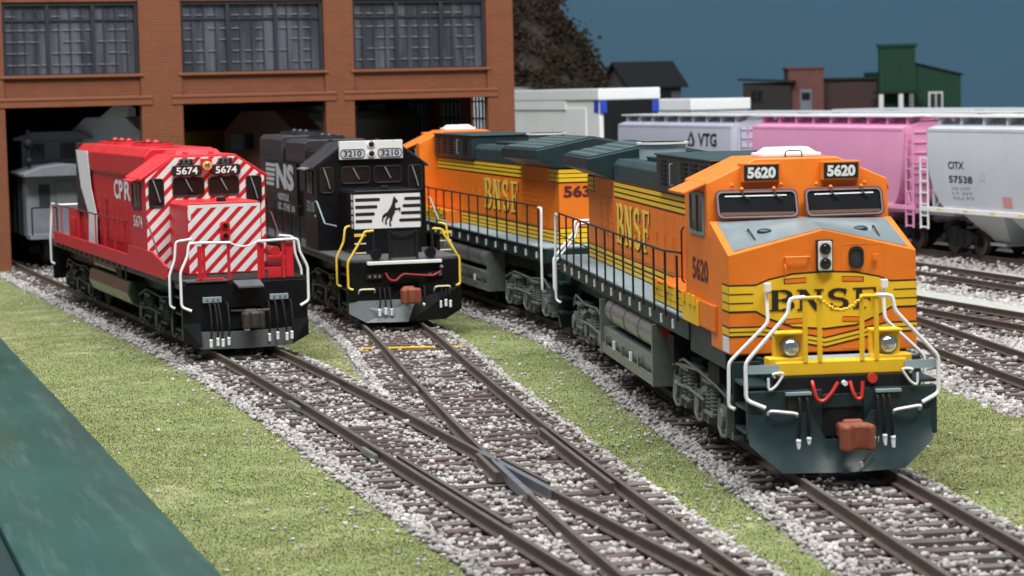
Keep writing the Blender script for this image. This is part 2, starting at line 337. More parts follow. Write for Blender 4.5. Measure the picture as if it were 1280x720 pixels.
# ------------------------------------------------------------------ wide-cab six-axle locomotive (orange / dark green)
def wide_cab(label, number, rear_number, group, visor=-1):
    root = thing('diesel_locomotive', label, 'locomotive', group=group)
    O, Y, G, K = M['orange'], M['yellow'], M['dgreen'], M['ink']
    # frame
    b = MB(); b.box(-18.95, -3.3, -1.5, 1.5, 1.62, 1.97, G); b.box(-19.0, .75, -1.05, 1.05, 1.2, 1.7, G)
    b.box(-3.3, -.45, -1.47, 1.47, 1.45, 1.94, G); b.box(-.45, .2, -1.1, 1.1, 1.45, 1.70, G)
    b.box(-19.6, -18.7, -1.3, 1.3, 1.35, 1.62, G)
    b.build('frame', root, bevel=.015)
    b = MB(); b.box(-18.95, -3.35, -1.56, 1.56, 1.975, 2.02, M['walk']); b.build('walkway', root, bevel=.008)
    for s in (-1, 1):
        for i in range(13):
            x = -4.6-1.12*i; bb = MB(); bb.box(x-.05, x+.05, s*1.505, s*1.535, 1.70, 1.86, M['white']); bb.build('sill_marker', root)
    # nose
    b = MB(); zc = 3.65
    V = [(0,-1.5,1.73),(.08,0,1.73),(0,1.5,1.73),(0,-1.5,3.28),(.08,0,zc),(0,1.5,3.28),(-1.4,-1.5,1.73),(-1.4,1.5,1.73),(-1.4,-1.5,3.74),(-1.4,0,3.78),(-1.4,1.5,3.74)]
    b.add(V, [(0,1,4,3),(1,2,5,4),(0,3,8,6),(2,7,10,5),(6,8,9,10,7),(0,6,7,2,1)], O)
    def ntop(sg, a, t, o):   # a 0 centre .. 1 side, t 0 front .. 1 back
        f = Vector((.08*(1-a), sg*1.5*a, zc+(3.28-zc)*a)); k_ = Vector((-1.4, sg*1.5*a, 3.78-.04*a)); p = f+(k_-f)*t; return (p.x, p.y, p.z+o)
    for sg in (-1, 1):
        g = [ntop(sg, i/6, j/5, 0) for i in range(7) for j in range(6)]; b.add(g, [(i*6+j, (i+1)*6+j, (i+1)*6+j+1, i*6+j+1) for i in range(6) for j in range(5)], O)
    nose = b.build('nose', root, bevel=.02)
    b = MB()
    for sg in (-1, 1):
        aa = [.0+.93*k/6 for k in range(7)]; tt = [.07+.90*k/5 for k in range(6)]
        lo_ = [ntop(sg, a, t+(.0 if a > .1 else .0), -.01) for a in aa for t in tt]; hi_ = [ntop(sg, a, t, .010) for a in aa for t in tt]
        b.add(hi_, [(i*6+j, (i+1)*6+j, (i+1)*6+j+1, i*6+j+1) for i in range(6) for j in range(5)], M['panel'])
    b.build('antiglare_panel', nose)
    for s in (-1, 1):
        b = MB(); b.tube([(-.28, s*1.0, 3.40), (-.30, s*1.0, 3.50), (-.75, s*1.02, 3.66), (-.78, s*1.02, 3.56)], .013, K, 6); b.build('grab_iron', nose)
        b = MB(); b.sphere((-.62, s*.78, 3.61), .10, G, sc=(1, 1.2, .5)); b.build('vent', nose, smooth=True)
    # nose details
    nf = lambda a, z, o: (.08*(1-abs(a)/1.5)+o, a, z)
    def nf(a, z, o): return (.08*(1-min(abs(a), 1.5)/1.5)+o, a, z)
    b = MB(); b.slab(bx(-.13, .13, 3.0, 3.5), nf, 0, .07, K); b.slab(rrect(-.11, .11, 3.02, 3.48, .03), nf, .07, .02, M['white']); hb = b.build('headlight', nose, bevel=.008)
    for z in (3.36, 3.13):
        b = MB(); p = nf(0, z, .09); b.cyl(p, (p[0]+.02, p[1], p[2]), .09, K, 18); b.sphere((p[0]+.0, p[1], p[2]), .07, M['glass'], sc=(.5, 1, 1)); b.build('lens', hb, smooth=True)
    b = MB(); b.ring(rrect(.40, .64, 3.03, 3.38, .1), rrect(.44, .60, 3.07, 3.34, .07), nf, .0, .035, K); b.slab(rrect(.44, .60, 3.07, 3.34, .07), nf, .0, .015, M['glassg']); b.build('nose_window', nose)
    b = MB(); b.tube([nf(-.62, 3.24, 0), nf(-.62, 3.24, .07), nf(-.24, 3.24, .07), nf(-.24, 3.24, 0)], .015, O); b.build('grab_iron', nose)
    b = MB(); b.tube([nf(-.62, 2.95, 0), nf(-.62, 2.98, .06), nf(-.62, 3.10, .06), nf(-.62, 3.12, 0)], .013, O); b.build('grab_iron', nose)
    b = MB(); b.ring(rrect(.30, 1.12, 1.80, 3.46-.0, .05), rrect(.315, 1.105, 1.815, 3.445, .04), nf, .0, .006, M['maroon']) if 0 else b.ring(rrect(.28, .98, 1.78, 3.42, .05), rrect(.292, .968, 1.792, 3.408, .045), nf, -.002, .006, O); b.build('nose_door', nose, bevel=.003)
    for z in (2.0, 2.55, 3.15):
        b = MB(); b.box(.06, .11, .78, .86, z, z+.1, O); b.build('door_hinge', nose, bevel=.006)
    # emblem
    E = [(-1.5,2.80),(-1.08,2.80),(-.88,2.88),(-.5,2.96),(0,2.985),(.5,2.96),(.88,2.88),(1.08,2.80),(1.5,2.80),(1.5,2.42),(1.08,2.42),(.88,2.30),(.5,2.16),(0,2.12),(-.5,2.16),(-.88,2.30),(-1.08,2.42),(-1.5,2.42)]
    def grow(P, d): return [(a, z+(d if z > 2.6 else -d)) for a, z in P]
    def band(mb, P, off, m):   # split down the middle so both halves lie on the V of the nose
        for sg in (-1, 1):
            Q = [p for p in P if p[0]*sg >= 0]; mb.slab(Q, nf, off, .003, m)
    b = MB(); band(b, grow(E, .03), .002, K); band(b, E, .006, Y)
    for sg in (-1, 1):
        for z in (2.54, 2.68): b.slab(bx(min(sg*1.5, sg*1.12), max(sg*1.5, sg*1.12), z-.009, z+.009), nf, .010, .003, K)
        for z0, z1 in ((2.83, 2.91), (2.20, 2.28)):
            P = [(sg*.28, z0+.015), (sg*.62, z0+.0), (sg*.62, z1-.02), (sg*.28, z1)]
            b.slab([(a*1.03, z+(.012 if z > (z0+z1)/2 else -.012)) for a, z in P], nf, .010, .002, K); b.slab(P, nf, .013, .002, O)
        for z0, wdt, m, of in ((2.09, .17, K, .002), (2.09, .115, Y, .007), (2.09, .016, K, .011)):
            P = [(sg*1.5, z0+wdt/2), (sg*1.0, z0+wdt/2), (0, z0-.20+wdt/2), (0, z0-.20-wdt/2), (sg*1.0, z0-wdt/2), (sg*1.5, z0-wdt/2)]
            b.slab(P, nf, of, .003, m)
    b.build('nose_stripe', nose)
    b = MB(); slab_text(b, 'BNSF', nf, -.88, .88, 2.40, 2.73, K, off=.014, gap=.06); b.build('lettering', nose)
    # side stripes on nose and cab
    for s in (-1, 1):
        f = SD(s, 1.5); xr = (-.5, 0) if s < 0 else (0, .5)
        b = MB(); b.slab(bx(xr[0], xr[1], 2.39, 2.83), f, .001, .003, K); b.slab(bx(xr[0]+.02, xr[1], 2.42, 2.80), f, .005, .003, Y)
        for z in (2.54, 2.68): b.slab(bx(xr[0]+.06, xr[1], z-.009, z+.009), f, .009, .002, K)
        b.slab(bx(xr[0], xr[1], 2.0, 2.17), f, .001, .003, K); b.slab(bx(xr[0], xr[1], 2.03, 2.14), f, .005, .003, Y)
        b.slab(bx(xr[0]+.05, xr[1]-.02, 1.76, 2.0), f, .001, .012, M['whitep'])
        b.build('side_stripe', nose)
    # cab
    P6 = [(-1.5, 1.95), (-1.5, 4.36), (-.68, 4.73), (.68, 4.73), (1.5, 4.36), (1.5, 1.95)]
    def cf(a, z, o): return (-1.35+.12*(1-min(abs(a), 1.5)/1.5)-.24*max(0, z-3.72)/.65+o, a, z)
    b = MB()
    F = [cf(a, z, 0) for a, z in P6]; C0 = cf(0, 1.95, 0); C1 = cf(0, 4.73, 0); S0 = cf(-1.5, 4.0, 0)
    Bk = [(-3.45, a, z) for a, z in P6]
    V = F+[C0, C1]+Bk
    b.add(V, [(0,6,7,2,1), (6,5,4,3,7), (0,1,9,8), (1,2,10,9), (2,7,3,11,10), (3,4,12,11), (4,5,13,12), (8,9,10,11,12,13), (0,8,13,5,6)], O)
    cab = b.build('cab', root, bevel=.02)
    for s in (-1, 1):
        Po = rrect(s*.72-.67, s*.72+.67, 3.77, 4.245, .10); Pi = rrect(s*.72-.63, s*.72+.63, 3.81, 4.205, .075)
        w_ = windowpane(cab, 'windshield', cf, Po, Pi, M['maroon'], M['glass'], 0, .035)
        b = MB(); b.slab([(s*.72-.60, 3.83), (s*.72+.60, 3.83), (s*.72+.60, 3.875), (s*.72-.60, 3.885)], cf, .012, .004, M['dash']); b.build('dashboard', w_)
        b = MB(); b.ring(rrect(s*.72-.645, s*.72+.645, 3.795, 4.22, .085), rrect(s*.72-.62, s*.72+.62, 3.82, 4.195, .07), cf, .035, .010, M['gasket']); b.build('gasket', w_)
        b = MB(); b.box(-1.42, -1.36, s*.73-.5, s*.73+.5, 4.13, 4.15, M['whitep'])
        b.v = [cf(s*.73-.5 if y < s*.73 else s*.73+.5, z, .02 if x < -1.39 else .03) for x, y, z in b.v]; b.build('wiper_rail', w_)
        for q in (-.22, .3):
            b = MB(); b.tube([cf(s*.73+q, 4.25, .05), cf(s*.73+q, 4.14, .07), cf(s*.73+q+.12, 4.08, .055)], .014, K); b.sphere(cf(s*.73+q, 4.25, .05), .035, O); b.build('wiper', w_)
        # number board
        y0 = s*.66+.04; fb = lambda a, z, o: (-1.50+o, a, z)
        b = MB(); b.box(-1.80, -1.47, y0-.32, y0+.32, 4.355, 4.665, O); nb = b.build('number_board', cab, bevel=.012)
        b = MB(); b.slab(bx(y0-.285, y0+.285, 4.385, 4.635), FR(-1.47), .0, .012, K); text(b, number, FR(-1.47), y0-.235, y0+.235, 4.415, 4.605, M['white'], .016, .05); b.build('digits', nb)
    for z, y in ((4.31, -1.1), (4.30, 1.1), (4.30, .28), (4.31, -.3)):
        b = MB(); p = cf(y, z, .02); b.sphere(p, .035, O, 8, 6); b.build('rivet', cab)
    # cab side windows, visor, numbers, doors
    for s in (-1, 1):
        f = SD(s, 1.5); g = 1 if s < 0 else -1
        xa = lambda x: x if s < 0 else -x
        lo = lambda x0, x1: (min(xa(x0), xa(x1)), max(xa(x0), xa(x1)))
        a0, a1 = lo(-2.95, -1.80)
        wf = windowpane(cab, 'side_window', f, rrect(a0, a1, 3.48, 4.20, .04), rrect(a0+.06, a1-.06, 3.54, 4.14, .03), M['walk'], M['glassg'], 0, .03)
        b = MB(); m0 = (a0+a1)/2; b.slab(bx(m0-.02, m0+.02, 3.54, 4.14), f, .0, .03, M['tank']); b.build('mullion', wf)
        vw = .36 if s == visor else .06; b = MB(); b.hexa([(-1.7, s*1.5, 4.32), (-3.0, s*1.5, 4.32), (-3.0, s*(1.5+vw), 4.17), (-1.7, s*(1.5+vw), 4.17), (-1.7, s*1.5, 4.36), (-3.0, s*1.5, 4.36), (-3.0, s*(1.51+vw), 4.21), (-1.7, s*(1.51+vw), 4.21)], O); b.build('sun_visor', cab, bevel=.008)
        a0, a1 = lo(-2.9, -1.45); b = MB(); text(b, number, f, a0+.05, a1-.1, 2.72, 3.10, M['maroon'], .006, .03); b.build('lettering', cab)
        a0, a1 = lo(-3.42, -.9)
        b = MB(); b.slab(bx(a0, a1, 2.0, 2.42), f, .0, .05, O); b.slab(bx(*lo(-3.42, -2.1), 1.98, 2.40), f, .05, .03, Y)
        for k, x in enumerate((-3.2, -2.7, -2.35)): b.slab(bx(*lo(x-.09, x+.09), 2.3, 2.48), f, .08, .04, Y)
        b.build('step_box', cab, bevel=.01)
        b = MB(); b.tube([(-3.38, s*1.53, 2.6), (-3.38, s*1.58, 2.65), (-3.38, s*1.58, 3.5), (-3.38, s*1.53, 3.55)], .016, K); b.build('grab_iron', cab)
    b = MB(); b.box(-2.75, -1.95, -.5, .5, 4.73, 4.80, M['white'])
    b.hexa([(-2.7,-.44,4.80),(-2.0,-.44,4.80),(-2.0,.44,4.80),(-2.7,.44,4.80),(-2.55,-.33,4.89),(-2.15,-.33,4.89),(-2.15,.33,4.89),(-2.55,.33,4.89)], M['white'])
    b.build('air_conditioner', cab, bevel=.02)
    b = MB(); b.tube([(-1.9, -.12, 4.73), (-1.9, -.12, 4.84), (-1.9, .16, 4.84), (-1.9, .16, 4.73)], .012, K); b.build('grab_iron', cab)
    # hood
    b = MB(); b.box(-18.1, -3.45, -.92, .92, 2.02, 3.94, O); hood = b.build('hood', root, bevel=.02)
    b = MB(); b.prism([(-.92, 3.94), (-.92, 4.28), (-.82, 4.40), (.82, 4.40), (.92, 4.28), (.92, 3.94)], -14.4, -8.7, M['dgreen_top']); b.build('hood_roof', hood, bevel=.02)
    b = MB(); b.box(-8.7, -3.5, -1.02, 1.02, 3.95, 4.63, G); b.box(-8.75, -3.46, -1.06, 1.06, 4.63, 4.67, M['dgreen_top']); cb = b.build('equipment_cabinet', hood, bevel=.02)
    for s in (-1, 1):
        for x in (-4.1, -5.0, -5.9, -7.9):
            bb = MB()
            for k in range(6): bb.box(x-.26, x+.26, s*1.02, s*1.045, 4.08+k*.085, 4.12+k*.085, M['blackm'])
            bb.build('louvre', cb)
        bb = MB(); bb.tube([(-7.0, s*1.02, 4.1), (-7.0, s*1.08, 4.1), (-7.0, s*1.08, 4.5), (-7.0, s*1.02, 4.5)], .014, M['walk']); bb.build('grab_iron', cb)
    b = MB(); b.cyl((-13.5, 0, 4.38), (-13.5, 0, 4.72), .50, M['plate'], 28); b.cyl((-13.5, 0, 4.72), (-13.5, 0, 4.76), .56, M['whitep'], 28); b.cyl((-13.5, 0, 4.75), (-13.5, 0, 4.772), .47, M['blackm'], 24)
    b.build('exhaust_stack', hood, smooth=True)
    b = MB(); b.box(-12.6, -9.6, -.5, .5, 4.40, 4.46, M['dgreen_top'])
    for k in range(7): b.box(-12.5+k*.42, -12.3+k*.42, -.55, .55, 4.46, 4.49, G)
    b.build('roof_hatch', hood, bevel=.01)
    b = MB(); b.prism([(-.93, 3.95), (-1.5, 4.18), (-1.5, 4.42), (0, 4.70), (1.5, 4.42), (1.5, 4.18), (.93, 3.95)], -18.15, -14.4, G)
    rad = b.build('radiator', hood, bevel=.02)
    for k in range(9):
        b = MB(); x = -18.05+k*.405
        for sg in (-1, 1):
            zf = lambda y: 4.705-.28*abs(y)/1.5
            b.hexa([(x+.03, sg*.04, zf(0)-.02), (x+.36, sg*.04, zf(0)-.02), (x+.36, sg*1.44, zf(1.44)-.02), (x+.03, sg*1.44, zf(1.44)-.02), (x+.03, sg*.04, zf(0)+.025), (x+.36, sg*.04, zf(0)+.025), (x+.36, sg*1.44, zf(1.44)+.025), (x+.03, sg*1.44, zf(1.44)+.025)], M['dgreen_top'])
            for j in range(5):
                y0 = sg*(.14+j*.27); y1 = y0+sg*.13; b.hexa([(x+.06, y0, zf(y0)+.02), (x+.33, y0, zf(y0)+.02), (x+.33, y1, zf(y1)+.02), (x+.06, y1, zf(y1)+.02), (x+.06, y0, zf(y0)+.034), (x+.33, y0, zf(y0)+.034), (x+.33, y1, zf(y1)+.034), (x+.06, y1, zf(y1)+.034)], M['grille'])
        b.build('radiator_grille', rad, bevel=.004)
    # hood doors, stripes, road name
    for s in (-1, 1):
        f = SD(s, .92); lo = (lambda a, c: (a, c)) if s < 0 else (lambda a, c: (-c, -a))
        b = MB(); b.slab(bx(*lo(-14.3, -3.5), 3.575, 3.935), f, .0, .012, K)
        for z in (3.605, 3.715, 3.825): b.slab(bx(*lo(-14.3, -3.5), z, z+.074), f, .012, .006, Y)
        b.slab(bx(*lo(-18.1, -17.2), 3.575, 3.935), f, .0, .012, K)
        for z in (3.60, 3.71, 3.82): b.slab(bx(*lo(-18.1, -17.2), z, z+.088), f, .012, .006, Y)
        b.build('upper_stripe', hood)
        b = MB(); b.slab(bx(*lo(-18.1, -3.5), 2.03, 2.36), f, .0, .012, K)
        for z in (2.05, 2.155, 2.26): b.slab(bx(*lo(-18.1, -3.5), z, z+.075), f, .012, .006, Y)
        b.build('lower_stripe', hood)
        x = -16.9
        n = 0
        while x < -3.8:
            b = MB(); b.slab(bx(*lo(x+.02, x+.82), 2.42, 3.53), f, 0, .012, O)
            if x < -14.4: 
                for k in range(5): b.slab(bx(*lo(x+.12, x+.72), 2.7+k*.15, 2.76+k*.15), f, .012, .012, O)
            else: b.slab(bx(*lo(x+.70, x+.76), 2.95, 3.12), f, .012, .02, O)
            b.build('hood_door', hood, bevel=.004); x += .86
        a0, a1 = lo(-14.0, -9.9)
        b = MB()
        slab_text(b, 'BNSF', (lambda a, z, o, f=f, s=s: f(a+.05, z-.035, o)), a0, a1, 2.62, 3.47, K, .016, .12)
        slab_text(b, 'BNSF', f, a0, a1, 2.62, 3.47, M['gold'], .024, .12); b.build('lettering', hood)
        # battery boxes
        b = MB(); b.box(-6.9, -3.5, s*.93, s*1.46, 2.02, 2.40, O); bb_ = b.build('battery_box', root, bevel=.015)
        f2 = SD(s, 1.46); b = MB(); b.slab(bx(*lo(-6.85, -3.5), 2.03, 2.38), f2, 0, .008, K)
        for z in (2.045, 2.155, 2.265): b.slab(bx(*lo(-6.85, -3.5), z, z+.095), f2, .008, .005, Y)
        for k in range(3): b.slab(bx(*lo(-6.5+k*1.0, -6.3+k*1.0), 2.28, 2.46), f2, .014, .05, Y)
        b.build('lower_stripe', bb_)
    f = RE(-18.1)
    b = MB(); b.slab(bx(-.92, .92, 3.575, 3.935), f, .0, .012, K)
    for z in (3.60, 3.71, 3.82): b.slab(bx(-.92, .92, z, z+.088), f, .012, .006, Y)
    b.build('upper_stripe', hood); b = MB(); b.slab(bx(-.92, .92, 2.03, 2.44), f, .0, .012, K)
    for z in (2.05, 2.18, 2.31): b.slab(bx(-.92, .92, z, z+.105), f, .012, .006, Y)
    b.build('lower_stripe', hood)
    b = MB(); text(b, rear_number, f, -.80, .20, 3.20, 3.50, M['maroon'], .01, .04); b.build('lettering', hood)
    # handrails
    for s in (-1, 1):
        xs = [-3.9-1.12*i for i in range(14)]
        side_posts(root, s, xs, 1.57, 2.0, 3.03, K)
        b = MB(); b.tube([(-3.5, s*1.57, 3.1), (-5.2, s*1.57, 3.03), (-18.6, s*1.57, 3.03)], .022, K, fil=.1); b.tube([(-5.02, s*1.57, 2.52), (-18.4, s*1.57, 2.52)], .014, K, 6); b.build('side_handrail', root, smooth=True)
    # front end
    b = MB(); b.box(.2, 1.0, -1.0, 1.0, 1.64, 1.71, M['walk']); b.box(.75, 1.06, -1.02, 1.02, 1.50, 1.72, Y)
    for s in (-1, 1): b.box(.7, 1.02, s*.52, s*1.12, 1.56, 1.78, Y)
    b.build('anticlimber', root, bevel=.02)
    for s in (-1, 1):
        b = MB(); b.box(.62, .84, s*.76-.22, s*.76+.22, 1.76, 2.14, Y); b.box(.62, .95, s*.76-.24, s*.76+.24, 2.12, 2.16, Y)
        dl = b.build('ditch_light', root, bevel=.015)
        b = MB(); b.cyl((.84, s*.76, 1.93), (1.0, s*.76, 1.93), .145, M['steel'], 22); b.sphere((.99, s*.76, 1.93), .125, M['chrome'], 18, 10, (.55, 1, 1)); b.build('lens', dl, smooth=True)
        for y in (.33, .555):
            b = MB(); b.box(1.02, 1.07, s*y-.035, s*y+.035, 1.70, 2.68, Y); b.build('handrail_post', root, bevel=.008)
        yb = MB(); yb.tube([(1.06, s*.30, 2.69), (1.06, s*.56, 2.69)], .028, Y); yb.build('handrail_bar', root)
    b = MB()
    for i in range(15):
        t = i/14; y = -.31+.62*t; z = 2.67-.18*(1-(2*t-1)**2); b.sphere((1.08, y, z), .030, Y, 8, 6, (1, 1.15, .8) if i % 2 else (1, .8, 1.2))
    b.build('safety_chain', root)
    for s in (-1, 1):
        W = M['cream'] if 0 else M['white']
        b = MB(); b.tube([(1.06, s*.56, 2.70), (1.08, s*.80, 2.69), (1.10, s*.83, 2.46), (1.12, s*1.50, 1.74), (1.12, s*1.50, 1.17), (1.2, s*1.22, 1.05)], .031, W, 9); b.build('stair_handrail', root, smooth=True)
        b = MB(); b.tube([(.1, s*.93, 2.80), (.2, s*.93, 2.24), (.2, s*1.56, 1.64), (.2, s*1.57, .95), (.28, s*1.48, .92)], .029, W, 9); b.build('stair_handrail', root, smooth=True)
        b = MB(); b.box(.15, .24, s*.93-.05, s*.93+.05, 2.72, 2.86, W); b.build('rail_bracket', root, bevel=.01)
        # stair well
        b = MB(); b.box(.22, 1.1, s*1.02, s*1.10, .5, 1.62, G); b.box(.16, .22, s*1.02, s*1.5, .5, 1.65, G)
        for z in (.62, .98, 1.34): b.box(.22, 1.08, s*1.08, s*1.48, z, z+.05, G)
        b.build('stairs', root, bevel=.01)
        b = MB(); b.slab(rrect(s*1.22-.24, s*1.22+.24, 1.56, 1.69, .02), FR(1.08), 0, .03, M['plate']); b.build('step_plate', root)
        b = MB(); b.tube([(1.13, s*1.05, 1.50), (1.16, s*1.10, 1.56), (1.16, s*.90, 1.58), (1.16, s*1.05, 1.36), (1.16, s*1.16, 1.30), (1.16, s*1.16, 1.50)], .02, M['white']); b.build('uncoupling_lever', root, smooth=True)
        b = MB(); b.tube([(1.18, s*.74, .87), (1.3, s*.74, .96), (1.3, s*1.18, 1.02), (1.18, s*1.18, .94)], .024, M['white']); b.build('step_grab', root, smooth=True)
        b = MB(); b.box(1.12, 1.2, s*.70-.2, s*.70+.2, 1.22, 1.27, M['walk']); b.box(1.1, 1.16, s*.70-.17, s*.70+.17, .86, 1.22, K); b.build('hose_bracket', root, bevel=.006)
        hose_bunch(root, 1.2, [s*.60+q for q in (-.09, 0, .09)] if s > 0 else [-.70, -.58], 1.18, .42)
    b = MB(); b.box(.6, 1.1, -1.1, 1.1, .55, 1.5, M['blackm']); b.box(1.0, 1.12, -1.48, -.32, .55, 1.30, G); b.box(1.0, 1.12, .32, 1.48, .55, 1.30, G); b.box(1.0, 1.12, -.32, .32, 1.0, 1.22, G)
    b.build('pilot', root, bevel=.02)
    # plow: curved blade with a shallow V
    b = MB(); n = 12; V = []; F = []
    for i in range(n+1):
        y = -1.42+2.84*i/n; a = abs(y)/1.42; zt = .98-.04*a if a > .28 else .55; zb = .08 if a < .68 else .08+(a-.68)/.32*.42; zt = max(zt, zb+.06)
        for k in range(5):
            t = k/4; z = zt+(zb-zt)*t; x = 1.16+.16*(1-a)+.26*t*t*(1-.35*a)
            V.append((x, y-.07, z))
    for i in range(n+1):
        for k in range(5): x, y, z = V[i*5+k]; V.append((x-.06, y, z))
    N_ = (n+1)*5
    for i in range(n):
        for k in range(4):
            a = i*5+k; F.append((a, a+5, a+6, a+1)); F.append((N_+a, N_+a+1, N_+a+6, N_+a+5))
        F.append((i*5, N_+i*5, N_+i*5+5, i*5+5)); F.append((i*5+4, i*5+9, N_+i*5+9, N_+i*5+4))
    F.append(tuple(range(5))+tuple(N_+k for k in range(4, -1, -1))); F.append(tuple(n*5+k for k in range(4, -1, -1))+tuple(N_+n*5+k for k in range(5)))
    b.add(V, F, G); b.build('plow', root, smooth=True)
    coupler(root, 1.15, 1, M['rust'], .66)
    b = MB(); b.tube([(1.45, .42, .75), (1.5, .43, .5), (1.62, .16, .22)], .02, K); b.cyl((1.62, .14, .16), (1.62, .14, .24), .03, M['white'], 8); b.build('air_hose', root, smooth=True)
    b = MB(); b.tube([(1.1, -.47, 1.42), (1.16, -.47, 1.36), (1.18, -.42, 1.14), (1.18, -.32, 1.11), (1.18, -.20, 1.22), (1.16, -.08, 1.40)], .028, M['redhose'], 9); b.build('air_hose', root, smooth=True)
    b = MB(); b.tube([(1.1, .12, 1.40), (1.18, .14, 1.24), (1.18, .20, 1.13), (1.18, .28, 1.14), (1.16, .30, 1.40)], .028, M['redhose'], 9); b.build('air_hose', root, smooth=True)
    b = MB(); b.cyl((1.1, .46, 1.44), (1.16, .46, 1.44), .075, M['redhose'], 14); b.build('valve_cap', root)
    b = MB(); b.cyl((1.1, .02, 1.38), (1.2, .02, 1.38), .04, M['white'], 10); b.build('valve', root)
    # rear end
    b = MB(); b.box(-19.72, -19.6, -1.5, 1.5, .5, 1.65, G); b.box(-19.62, -18.9, -1.06, -1.0, .5, 1.62, G); b.box(-19.62, -18.9, 1.0, 1.06, .5, 1.62, G)
    b.hexa([(-20.0,-1.4,.2),(-19.72,-1.4,.2),(-19.72,1.4,.2),(-20.0,1.4,.2),(-19.78,-1.5,.8),(-19.72,-1.5,.8),(-19.72,1.5,.8),(-19.78,1.5,.8)], G); b.build('rear_pilot', root, bevel=.015)
    for s in (-1, 1):
        for xx, yy in ((-18.9, 1.6), (-19.7, 1.5)):
            b = MB(); k = .0 if xx > -19.2 else -.5
            b.tube([(xx+.28, s*(yy+k), 3.0), (xx, s*(yy+k), 3.0), (xx, s*(yy+k), 2.75), (xx, s*(yy+.02), 1.95), (xx, s*(yy+.02), .95), (xx+.12, s*(yy-.08), .9)] if xx > -19.2 else
                   [(xx, s*.6, 2.7), (xx, s*.95, 2.7), (xx, s*1.0, 2.4), (xx, s*1.52, 1.8), (xx, s*1.52, 1.0), (xx-.1, s*1.3, .95)], .031, M['white'], 9)
            b.build('stair_handrail', root, smooth=True)
        for z in (.6, .95, 1.3):
            b = MB(); b.box(-19.6, -18.95, s*1.06, s*1.48, z, z+.05, G); b.build('step', root)
        b = MB(); b.box(-19.66, -19.6, s*.3, s*.36, 1.62, 2.7, K); b.build('handrail_post', root)
    coupler(root, -19.75, -1, M['blackm'], .82)
    # tank and underbody
    b = MB()
    b.prism([(-1.42, .5), (-1.5, .75), (-1.5, .95), (1.5, .95), (1.5, .75), (1.42, .5), (1.1, .38), (-1.1, .38)], -12.6, -6.6, M['tank'])
    tk = b.build('fuel_tank', root, bevel=.04)
    for s in (-1, 1):
        b = MB(); b.box(-6.6, -6.5, s*1.0, s*1.56, .42, 1.58, M['tank']); b.box(-12.7, -12.6, s*1.05, s*1.56, .42, 1.52, M['tank'])
        b.box(-12.6, -6.6, s*1.5, s*1.54, .42, .62, M['tank']); b.build('tank_guard', tk, bevel=.01)
        b = MB(); b.cyl((-12.3, s*1.22, 1.31), (-6.7, s*1.22, 1.31), .29, M['tankcyl'], 22)
        for x in (-11.6, -10, -8.4): b.cyl((x, s*1.22, 1.31), (x+.06, s*1.22, 1.31), .305, M['steel'], 20)
        b.build('air_reservoir', tk, smooth=True)
        b = MB(); b.cyl((-6.5, s*1.3, 1.42), (-6.44, s*1.3, 1.42), .09, M['redhose'], 14); b.build('valve_cap', tk)
        for x in (-12.0, -11.0, -10.0, -9.0, -8.1):
            b = MB(); b.box(x-.06, x+.06, s*1.52, s*1.56, .62, .80, M['white'] if int(x) % 2 else M['steel']); b.build('tank_bracket', tk)
    truck3(root, -3.45, M['silver'], M['blackm'], 1.95)
    truck3(root, -16.1, M['silver'], M['blackm'], 1.95, -1)
    b = MB()
    for s in (-1, 1):
        b.tube([(-1.0, s*1.3, .9), (-1.6, s*1.38, 1.05), (-3.0, s*1.4, 1.15), (-5.2, s*1.35, 1.0)], .03, M['steel']); b.box(-2.2, -1.3, s*1.1, s*1.4, 1.1, 1.4, M['blackm']); b.box(-5.8, -5.2, s*1.1, s*1.4, 1.0, 1.5, M['blackm'])
    b.build('piping', root)
    return root
